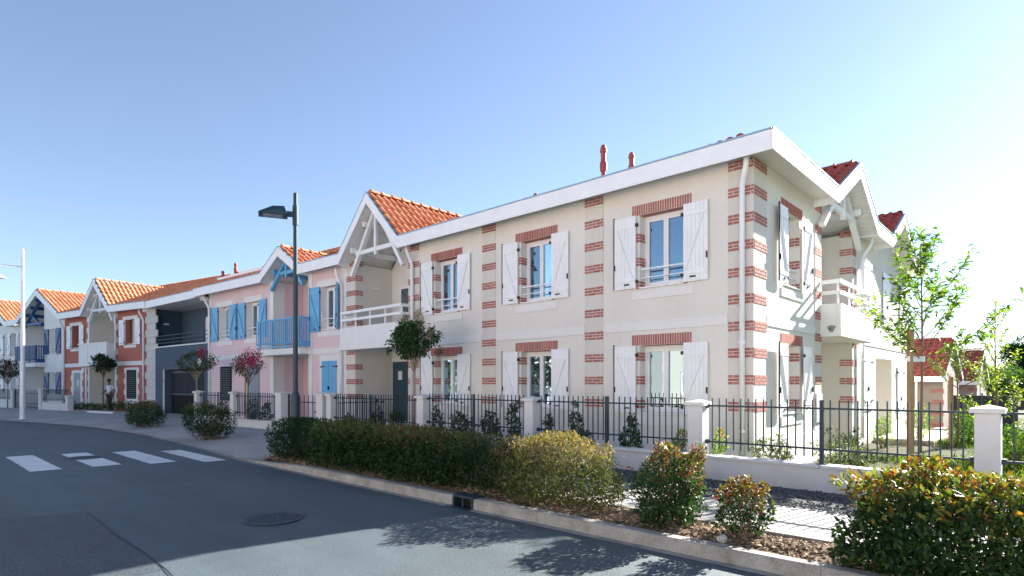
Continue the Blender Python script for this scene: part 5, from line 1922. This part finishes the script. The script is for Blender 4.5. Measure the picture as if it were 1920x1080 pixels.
tag(pbk, 'low raised planting bed with concrete edge before the red house', 'planter')
bed2 = [at_t(118, 33.95), at_t(254, 29.95), at_t(258, 30.9), at_t(126, 35.1)]
MB().hprism([(p[0], p[1]) for p in bed2], .171, .185).build('soil', M['soil'], pbk)
ph = MB()
pa, pb_ = at_t(165, 30.8), at_t(212, 29.6)
hose = ph.tube([(pa[0], pa[1], .14), ((pa[0] + pb_[0]) / 2 + .2, (pa[1] + pb_[1]) / 2, .14), (pb_[0], pb_[1], .14)], .05, 8).build('white_pipe', M['pvc'])
tag(hose, 'white plastic pipe lying on the pavement before the raised bed', 'pipe')

# ------------------------------------------------------------------ trees
def branch_path(r, a, d, L, n, wob, up):
    pts = [Vector(a)]
    d = Vector(d).normalized()
    for i in range(n):
        d = (d + Vector((r.uniform(-wob, wob), r.uniform(-wob, wob), r.uniform(-wob, wob) + up))).normalized()
        pts.append(pts[-1] + d * (L / n))
    return pts

def young_tree(name, x, y, z, h, clear, spread, label, seed, nb, leafL, palette, w, bark='bark', r0=.028, leaves_per=.035, mat='leafthin', twig=3, tip=None, fine=True, upness=.55, wr=.36, droop=.45, lean=(0, 0), cat='tree', group=None, trunks=1):
    r = random.Random(seed)
    nr = np.random.default_rng(seed)
    e = empty(name, (x, y, z), 0, label, cat, group)
    tr = MB()
    top = h * .93
    tp = []
    for i in range(9):
        t = i / 8
        tp.append(Vector((lean[0] * t + .02 * math.sin(5 * t + seed), lean[1] * t + .02 * math.cos(4 * t), -.05 + t * top)))
    tr.tube(tp, [r0 * (1 - .78 * i / 8) for i in range(9)], 8)
    tr.build('trunk', M[bark], e, smooth=True)
    bm_ = MB()
    lp, la = [], []
    for k in range(nb):
        t = (clear + (h * .86 - clear) * (k / max(1, nb - 1)) ** 1.15) / top
        i = min(7, int(t * 8))
        a = tp[i].lerp(tp[i + 1], t * 8 - i)
        ang = k * 2.399 + r.uniform(-.4, .4)
        frac = (k / max(1, nb - 1))
        L = spread * (1.05 - .62 * frac) * r.uniform(.8, 1.2)
        d = Vector((math.cos(ang), math.sin(ang), upness * .55 + 1.3 * frac + r.uniform(-.1, .15)))
        pts = branch_path(r, a, d, L, 6, .13, .05)
        rb = r0 * .42 * (1 - .5 * frac)
        bm_.tube(pts, [max(.0025, rb * (1 - .8 * q / 6)) for q in range(7)], 5, cap=False)
        segs = [(pts, .25)]
        for q in range(twig):
            j = r.randrange(2, 6)
            dd = (pts[j] - pts[j - 1]).normalized() + Vector((r.uniform(-.8, .8), r.uniform(-.8, .8), r.uniform(-.1, .6)))
            sp_ = branch_path(r, pts[j], dd, L * r.uniform(.25, .5), 4, .15, .05)
            bm_.tube(sp_, [max(.0018, rb * .4 * (1 - .7 * s / 4)) for s in range(5)], 4, cap=False)
            segs.append((sp_, .05))
        for sg, st in segs:
            tot = sum((sg[s + 1] - sg[s]).length for s in range(len(sg) - 1))
            m = int(tot / leaves_per)
            for s in range(m):
                t2 = st + (1 - st) * (s + r.random()) / m
                f = t2 * (len(sg) - 1)
                j = min(len(sg) - 2, int(f))
                p = sg[j].lerp(sg[j + 1], f - j)
                dd = (sg[j + 1] - sg[j]).normalized()
                o = Vector((r.uniform(-1, 1), r.uniform(-1, 1), r.uniform(-.7, .6)))
                lp.append(tuple(p + o * .012))
                la.append(tuple(dd * .55 + o * .9 + Vector((0, 0, -.05))))
    bm_.build('branches', M[bark], e)
    lp, la = np.array(lp), np.array(la)
    n = len(lp)
    L = nr.uniform(.6, 1.2, n) * leafL
    nn = nr.normal(size=(n, 3)) * .45 + np.array([0, 0, 1.0])
    leaf_mesh('crown', lp, la, nn, L, L * wr, pick_cols(nr, n, palette, w), mat, e, fine, droop)
    return e

def stake(x, y, z, h, r, label, tilt=(0, 0)):
    e = empty('tree_stake', (x, y, z), 0, label, 'stake')
    MB().tube([(0, 0, -.1), (tilt[0] * .5, tilt[1] * .5, h * .5), (tilt[0], tilt[1], h)], [r * 1.05, r, r * .98], 14).build('post', M['wood'], e, smooth=False)
    return e

TG = [(.05, .12, .018), (.10, .19, .028), (.16, .25, .035), (.22, .30, .05)]
tx, ty = at_t(1727, 11.35)
young_tree('young_tree', tx, ty, -.05, 4.75, 1.95, 1.40, 'staked young tree with loose bright leaves inside the railing by the side wall', 5, 24, .145, TG, [3, 4, 3, 1], r0=.032, leaves_per=.034, twig=4, upness=.85)
sx, sy = at_t(1707, 11.30)
stk = stake(sx, sy, -.05, 2.70, .062, 'thick round wooden stake tied to the tall young tree')
tb = MB()
mid = Vector(((sx + tx) / 2, (sy + ty) / 2, 0))
for i in range(20):
    a0, a1 = 6.283 * i / 20, 6.283 * (i + 1) / 20
    dv = Vector((tx - sx, ty - sy, 0))
    ln = dv.length
    dv.normalize()
    pv_ = Vector((-dv.y, dv.x, 0))
    def rp(a):
        return mid + dv * (math.cos(a) * (ln / 2 + .075)) + pv_ * (math.sin(a) * .075)
    p0, p1 = rp(a0), rp(a1)
    tb.face((p0.x, p0.y, 2.03), (p1.x, p1.y, 2.03), (p1.x, p1.y, 2.13), (p0.x, p0.y, 2.13))
tag(tb.build('tree_tie', M['whitemetal']), 'grey strap tying the tall young tree to its stake', 'strap')
tx, ty = at_t(1795, 16.4)
young_tree('young_tree', tx, ty, -.25, 3.15, 1.75, .85, 'smaller bushy young tree tied to a short stake further down the garden', 6, 16, .075, [(.05, .10, .02), (.09, .16, .03), (.14, .20, .04), (.22, .14, .06)], [3, 4, 3, 1], r0=.035, leaves_per=.022, twig=5, upness=.9)
sx, sy = at_t(1783, 16.4)
stake(sx, sy, -.25, 2.05, .055, 'shorter wooden stake beside the smaller bushy tree')
tx, ty = at_t(1868, 13.6)
young_tree('young_tree', tx, ty, -.2, 3.9, .7, .95, 'yellow green many branched sapling behind the end pillar', 7, 24, .095, [(.12, .20, .02), (.20, .28, .03), (.28, .34, .05), (.08, .14, .02)], [3, 4, 3, 2], r0=.03, leaves_per=.026, twig=4, upness=.8)

def crape(px, t, z, trunk_h, hx, hz, n, ll, label, seed, pal, w, flower=None, fl=None, two=False, stakey=False, up=False, bark='barklt'):
    """standard tree: bare stem, round leafy head, flower panicles"""
    X, Y = at_t(px, t)
    e = empty('crape_myrtle', (X, Y, z), 0, label, 'tree', None)
    r = random.Random(seed)
    nr = np.random.default_rng(seed)
    tr = MB()
    tr.tube([(0, 0, -.05), (.015, .01, trunk_h * .5), (0, .02, trunk_h * .92)], [.034, .028, .024], 8)
    bm_ = MB()
    c = Vector((0, 0, trunk_h + hz * .95))
    for i in range(16):
        a = i * 2.4
        e1 = c + Vector((math.cos(a) * hx * r.uniform(.4, .85), math.sin(a) * hx * r.uniform(.4, .85), r.uniform(-.3, .85) * hz))
        st_ = Vector((0, .02, trunk_h * r.uniform(.80, .92)))
        bm_.tube([st_, st_.lerp(e1, .5) + Vector((0, 0, .05)), e1], [.014, .009, .003], 5, cap=False)
    tr.build('trunk', M[bark], e, smooth=True)
    bm_.build('branches', M[bark], e)
    pts = np.zeros((0, 3))
    while len(pts) < n:
        p = nr.uniform(-1.1, 1.1, (n * 3, 3))
        rad = np.linalg.norm(p, axis=1)
        q = p * np.array([hx, hx, hz])
        b = .86 + .34 * nfield(q, seed, 6.5) + .08 * nfield(q, seed + 3, 18)
        keep = (rad < b) & (nr.uniform(0, 1, len(p)) < .25 + .75 * (rad / b) ** 2) & (nfield(q, seed + 1, 7) > -.28) & (p[:, 2] > -.8 + .3 * nfield(q, seed + 4, 5))
        pts = np.vstack([pts, p[keep]])
    p = pts[:n]
    pos = p * np.array([hx, hx, hz]) + np.array([0, 0, trunk_h + hz * .95])
    ax = p * .9 + nr.normal(size=(n, 3)) * .55 + np.array([0, 0, .9 if up else .15])
    nn = nr.normal(size=(n, 3)) * .5 + np.array([0, 0, 1.0])
    L = nr.uniform(.65, 1.2, n) * ll
    leaf_mesh('crown', pos, ax, nn, L, L * .48, pick_cols(nr, n, pal, w), 'leaf', e, False)
    if flower:
        fp, fa = [], []
        for (k, (dx, dy, dz, rr)) in enumerate(fl):
            m = 260
            rr = rr * 1.35
            q = nr.normal(size=(m, 3)) * np.array([.45, .45, .75]) * rr
            fp.append(q + np.array([dx * hx, dy * hx, trunk_h + hz * .95 + dz * hz]))
            fa.append(q + nr.normal(size=(m, 3)) * .03)
        fp, fa = np.vstack(fp), np.vstack(fa)
        m = len(fp)
        leaf_mesh('blossom', fp, fa, nr.normal(size=(m, 3)), nr.uniform(.02, .045, m), nr.uniform(.02, .04, m), pick_cols(nr, m, flower, [1] * len(flower)), 'petal', e, False)
    return e
crape(776, 15.3, .1, 2.15, .68, .56, 3300, .10, 'round headed tree with white flower spikes before the entrance of the cream house', 31, [(.022, .07, .025), (.035, .10, .032), (.05, .13, .04), (.075, .16, .05)], [3, 4, 3, 2],
      [(.55, .50, .52), (.45, .38, .42), (.30, .24, .20)], [(-.75, .2, .55, .10), (.62, -.2, .75, .11), (.95, 0, .2, .08), (.15, .1, 1.0, .10), (-.3, -.2, .85, .09), (-.95, 0, .05, .07), (.3, -.5, .4, .06)])
crape(464, 20.9, .1, 1.75, .66, .42, 950, .075, 'small tree with magenta flower clusters before the pink house', 32, GREEN_D[1:] + [(.16, .07, .04)], [3, 3, 2, 1],
      [(.42, .03, .16), (.55, .05, .24), (.30, .02, .10)], [(-.8, 0, .2, .12), (-.55, .2, .8, .13), (-.2, -.3, .45, .12), (.1, .2, .3, .10), (.55, -.1, .75, .12), (.85, .1, .55, .13), (.95, -.2, .2, .10), (-.35, -.2, -.1, .11), (.7, .3, .95, .09), (-.95, .1, -.15, .08)])
stx, sty = at_t(460, 20.8)
stake(stx, sty, .1, 1.95, .03, 'thin pale stake beside the magenta flowering tree')
crape(368, 24.3, .1, 1.95, .78, .48, 1700, .085, 'open headed tree with a few red blossoms before the slate garage', 33, GREEN_D[1:] + [(.13, .07, .04)], [3, 3, 2, 1],
      [(.34, .05, .08), (.42, .04, .18), (.22, .05, .04)], [(.05, .2, .85, .09), (.80, 0, .8, .09)])
crape(193, 31.8, .17, 2.10, .62, .46, 1300, .13, 'small dark standard tree before the red house balcony', 34, GREEN_D[:3], [4, 4, 2], up=True, bark='bark')
crape(14, 35.8, .1, 1.75, .75, .60, 1500, .12, 'dark standard tree with a pink bloom past the white lamp post', 35, GREEN_D[:3] + [(.10, .05, .04)], [4, 4, 2, 1], [(.40, .06, .16), (.30, .10, .10)], [(.55, 0, .0, .14), (.1, 0, .7, .16)], up=True)

# background trees on the right, beyond the gardens
def big_tree(x, y, h, rx, n, ll, label, seed, pal, w, group=None):
    e = empty('background_tree', (x, y, -.4), 0, label, 'tree', group)
    r = random.Random(seed)
    nr = np.random.default_rng(seed)
    tr = MB()
    tr.tube([(0, 0, 0), (.1, 0, h * .3), (0, .1, h * .62)], [.22, .17, .09], 8)
    for i in range(9):
        a = i * 2.4
        tr.tube([(0, 0, h * (.28 + .03 * i)), (math.cos(a) * rx * .4, math.sin(a) * rx * .4, h * (.42 + .03 * i)), (math.cos(a) * rx * .75, math.sin(a) * rx * .75, h * (.5 + .035 * i))], [.09, .06, .02], 6, cap=False)
    tr.build('trunk', M['bark'], e)
    cl = [(r.uniform(-.6, .6), r.uniform(-.6, .6), r.uniform(-.6, .75), r.uniform(.28, .5)) for _ in range(14)] + [(0, 0, 0, .7)]
    P_ = []
    for cx_, cy_, cz_, rr in cl:
        m = int(n * rr * rr / sum(q[3] ** 2 for q in cl))
        d = nr.normal(size=(m, 3))
        d /= np.linalg.norm(d, axis=1)[:, None]
        rad = nr.uniform(.45, 1.05, (m, 1)) ** .6 * rr
        P_.append(d * rad * (1 + .2 * nfield(d * 3, seed, 2)[:, None]) + np.array([cx_, cy_, cz_]))
    p = np.vstack(P_)
    m = len(p)
    pos = p * np.array([rx, rx, h * .36]) + np.array([0, 0, h * .62])
    ax = nr.normal(size=(m, 3)) + p
    L = nr.uniform(.6, 1.2, m) * ll
    leaf_mesh('crown', pos, ax, nr.normal(size=(m, 3)) * .6 + np.array([0, 0, 1]), L, L * .6, pick_cols(nr, m, pal, w), 'leaf', e, False)
    return e
BT = 'trees on the skyline beyond the gardens'
big_tree(*at_t(1912, 75), 8.6, 3.0, 5200, .34, 'round dark tree standing above the hedge line beyond the sapling', 50, GREEN_D, [3, 4, 3, 1])
for i, (px, t, h) in enumerate(((1835, 64, 4.0), (1862, 60, 3.8), (1886, 55, 3.6), (1918, 50, 3.2), (1955, 52, 3.2), (1800, 80, 4.6), (2000, 60, 4))):
    big_tree(*at_t(px, t), h, 2.6 + .3 * (i % 3), 3000, .30, 'hazy green tree in the row beyond the gardens', 51 + i, GREEN_D[2:] + GREEN_Y[:2], [3, 3, 3, 2], BT)

AT = 'unseen trees added across the road to darken reflections'
for i, (x_, y_) in enumerate(((-23.0, -6.3), (-27.5, -7.4), (-32.0, -8.0), (-37.0, -9.0))):  # out of view, added so the lower panes mirror something dark
    big_tree(x_, y_, 5.0, 1.9, 2600, .26, 'unseen leafy tree added across the road to darken the lower window reflections', 70 + i, GREEN_D, [3, 4, 3, 1], AT)
# dark mesh panels and bins at the end of the garden
fx, fy = at_t(1800, 22)
fe = empty('mesh_fence', (fx, fy, -.38), .1, 'dark mesh fence panel at the end of the side garden', 'fence')
MB().box(-.3, 1.6, -.02, .0, .1, 1.55).build('screen', M['black'], fe)
for i in range(9):
    MB().box(-.32, 1.62, -.035, -.021, .1 + i * .18, .115 + i * .18).build('wire', M['iron'], fe)
for x in (-.32, .62, 1.6):
    MB().box(x, x + .05, -.06, -.036, 0, 1.65).build('post', M['iron'], fe)
bx, by = at_t(1822, 24)
be = empty('wheelie_bin', (bx, by, -.4), .2, 'dark wheeled bin beyond the mesh fence', 'bin')
q = MB()
q.prism([(-.28, .1), (.28, .1), (.34, 1.0), (-.34, 1.0)], -.32, .32)
q.build('body', M['black'], be, bevel=.02)
MB().box(-.37, .37, -.38, .36, 1.002, 1.07).build('lid', M['iron'], be, bevel=.02)
for s in (-1, 1):
    MB().tube([(s * .24 - .03, .34, .1), (s * .24 + .03, .34, .1)], .1, 12).build('wheel', M['black'], be)

# grass and weeds in the side garden
nr = np.random.default_rng(99)
n = 110000
gxp = nr.uniform(-3.6, 5.5, n)
gyp = nr.uniform(9.3, 28, n)
k = (nfield(np.stack([gxp, gyp, gxp * 0], 1), 3, 1.1) + .35 * (gxp + 2.0) + .05 * (gyp - 14) > nr.uniform(-.3, 1.0, n))
gxp, gyp = gxp[k], gyp[k]
n = len(gxp)
gz = np.array([garden_z(a, b) for a, b in zip(gxp, gyp)])
gp = np.stack([gxp, gyp, gz], 1)
ga = nr.normal(size=(n, 3)) * .35 + np.array([0, 0, 1.0])
L = nr.uniform(.06, .20, n)
go = leaf_mesh('lawn_grass', gp, ga, nr.normal(size=(n, 3)), L, L * .10 + .006, pick_cols(nr, n, [(.06, .11, .02), (.10, .15, .025), (.16, .17, .05), (.04, .08, .015)], [3, 3, 1, 2]), 'leafthin', None, False, .3)
tag(go, 'green grass and weeds growing in the side garden', 'grass')

# a pale stone lying in the mulch
ico = bmesh.new()
bmesh.ops.create_icosphere(ico, subdivisions=2, radius=.05)
for v_ in ico.verts:
    v_.co *= 1 + .25 * math.sin(v_.co.x * 60) * math.cos(v_.co.y * 50)
    v_.co.z *= .8
me = bpy.data.meshes.new('stone')
ico.to_mesh(me)
me.materials.append(M['pave'])
sto = ob('stone', me)
sto.location = (-2.30, 5.33, .16)
tag(sto, 'pale loose stone lying in the mulch below the small shrub', 'stone')

# ================================================================== the man by the red house entrance
def person(x, y, z, face):
    e = empty('person', (x, y, z), face, 'man in white t-shirt and dark trousers walking at the entrance of the red house', 'person')
    def skinned(name, joints, edges, mat, root):
        me = bpy.data.meshes.new(name)
        me.from_pydata([j[:3] for j in joints], edges, [])
        me.materials.append(M[mat])
        o = ob(name, me, e)
        md = o.modifiers.new('skin', 'SKIN')
        for i, j in enumerate(joints):
            me.skin_vertices[0].data[i].radius = (j[3], j[4] if len(j) > 4 else j[3])
            me.skin_vertices[0].data[i].use_root = (i == root)
        s = o.modifiers.new('sub', 'SUBSURF')
        s.levels = s.render_levels = 2
        return o
    # body: pelvis 0, chest, neck, head, legs mid-stride, arms (x forward, y left)
    J = [(0, 0, .95, .135, .115), (.0, 0, 1.15, .125, .105), (.02, 0, 1.36, .155, .105), (.03, 0, 1.47, .06), (.045, 0, 1.55, .058), (.065, 0, 1.62, .085, .078), (.06, 0, 1.70, .075, .07),
         (.0, .09, .88, .085), (.10, .10, .49, .062), (.06, .10, .11, .040), (.19, .11, .05, .038, .03),
         (.0, -.09, .88, .085), (-.04, -.10, .50, .062), (-.22, -.10, .16, .040), (-.13, -.11, .06, .038, .03),
         (.01, .20, 1.38, .060), (-.06, .25, 1.12, .046), (.06, .25, .90, .036), (.10, .24, .82, .032),
         (.01, -.20, 1.38, .060), (.02, -.26, 1.12, .046), (.20, -.25, .98, .036), (.28, -.24, .96, .032)]
    E = [(0, 1), (1, 2), (2, 3), (3, 4), (4, 5), (5, 6), (0, 7), (7, 8), (8, 9), (9, 10), (0, 11), (11, 12), (12, 13), (13, 14), (2, 15), (15, 16), (16, 17), (17, 18), (2, 19), (19, 20), (20, 21), (21, 22)]
    skinned('body', J, E, 'skin', 0)
    g = .016
    T = [(0, 0, .93, .150, .130), (0, 0, 1.15, .143, .122), (.02, 0, 1.37, .168, .12), (.026, 0, 1.44, .085), (.01, .20, 1.385, .082), (-.035, .235, 1.20, .074), (.01, -.20, 1.385, .082), (.015, -.24, 1.20, .074)]
    skinned('t_shirt', T, [(0, 1), (1, 2), (2, 3), (2, 4), (4, 5), (2, 6), (6, 7)], 'shirt', 0)
    U = [(0, 0, .96, .148, .128), (.0, .09, .86, .102), (.10, .10, .49, .080), (.06, .10, .12, .066), (.0, -.09, .86, .102), (-.04, -.10, .50, .080), (-.21, -.10, .18, .066)]
    skinned('trousers', U, [(0, 1), (1, 2), (2, 3), (0, 4), (4, 5), (5, 6)], 'trouser', 0)
    hair = MB()
    hair.lathe((.045, 0, 1.665), [(.088, 0), (.098, .03), (.092, .07), (.06, .105), (.01, .118)], 12)
    hair.build('hair', M['hair'], e, smooth=True)
    f = MB()
    f.tube([(.135, 0, 1.655), (.165, 0, 1.625), (.14, 0, 1.615)], [.010, .016, .010], 6)
    f.build('nose', M['skin'], e)
    for s in (-1, 1):
        MB().box(.135, .146, s * .032 - .010, s * .032 + .010, 1.648, 1.660).build('eye', M['hair'], e)
        MB().lathe((.055, s * .084, 1.62), [(.018, 0), (.022, .03), (.012, .05)], 8).build('ear', M['skin'], e)
        hx, hy, hz = ((.10, .24, .82) if s > 0 else (.28, -.24, .96))
        fg = MB()
        for k in range(4):
            oy = (k - 1.5) * .019
            ln = (.062, .074, .070, .055)[k]
            if s > 0:
                fg.tube([(hx, hy + oy * .3, hz - .01), (hx + .012 + oy * .5, hy + oy * .6, hz - .03 - ln * .5), (hx + .03 + oy * .6, hy + oy * .6, hz - .03 - ln)], [.010, .009, .007], 6)
            else:
                fg.tube([(hx, hy + oy, hz), (hx + .03 + ln * .5, hy + oy, hz - .005), (hx + .03 + ln, hy + oy, hz - .03)], [.010, .009, .007], 6)
        fg.tube([(hx - .01, hy - s * .02, hz), (hx + .03, hy - s * .045, hz - .02), (hx + .05, hy - s * .04, hz - .045)], [.011, .010, .008], 6)
        fg.build('fingers', M['skin'], e)
    for s, sx_, sz_ in ((1, .06, .0), (-1, -.22, .05)):
        b = MB()
        b.prism([(sx_ - .07, sz_), (sx_ + .20, sz_), (sx_ + .20, sz_ + .04), (sx_ + .08, sz_ + .10), (sx_ - .07, sz_ + .11)], s * .10 - .045, s * .10 + .045)
        b.v = [(x_, y_, z_) for x_, y_, z_ in b.v]
        b.build('shoe', M['shoe'], e, bevel=.012)
    return e
mx, my = at_t(206, 32.3)
person(mx, my, .11, R(-60))
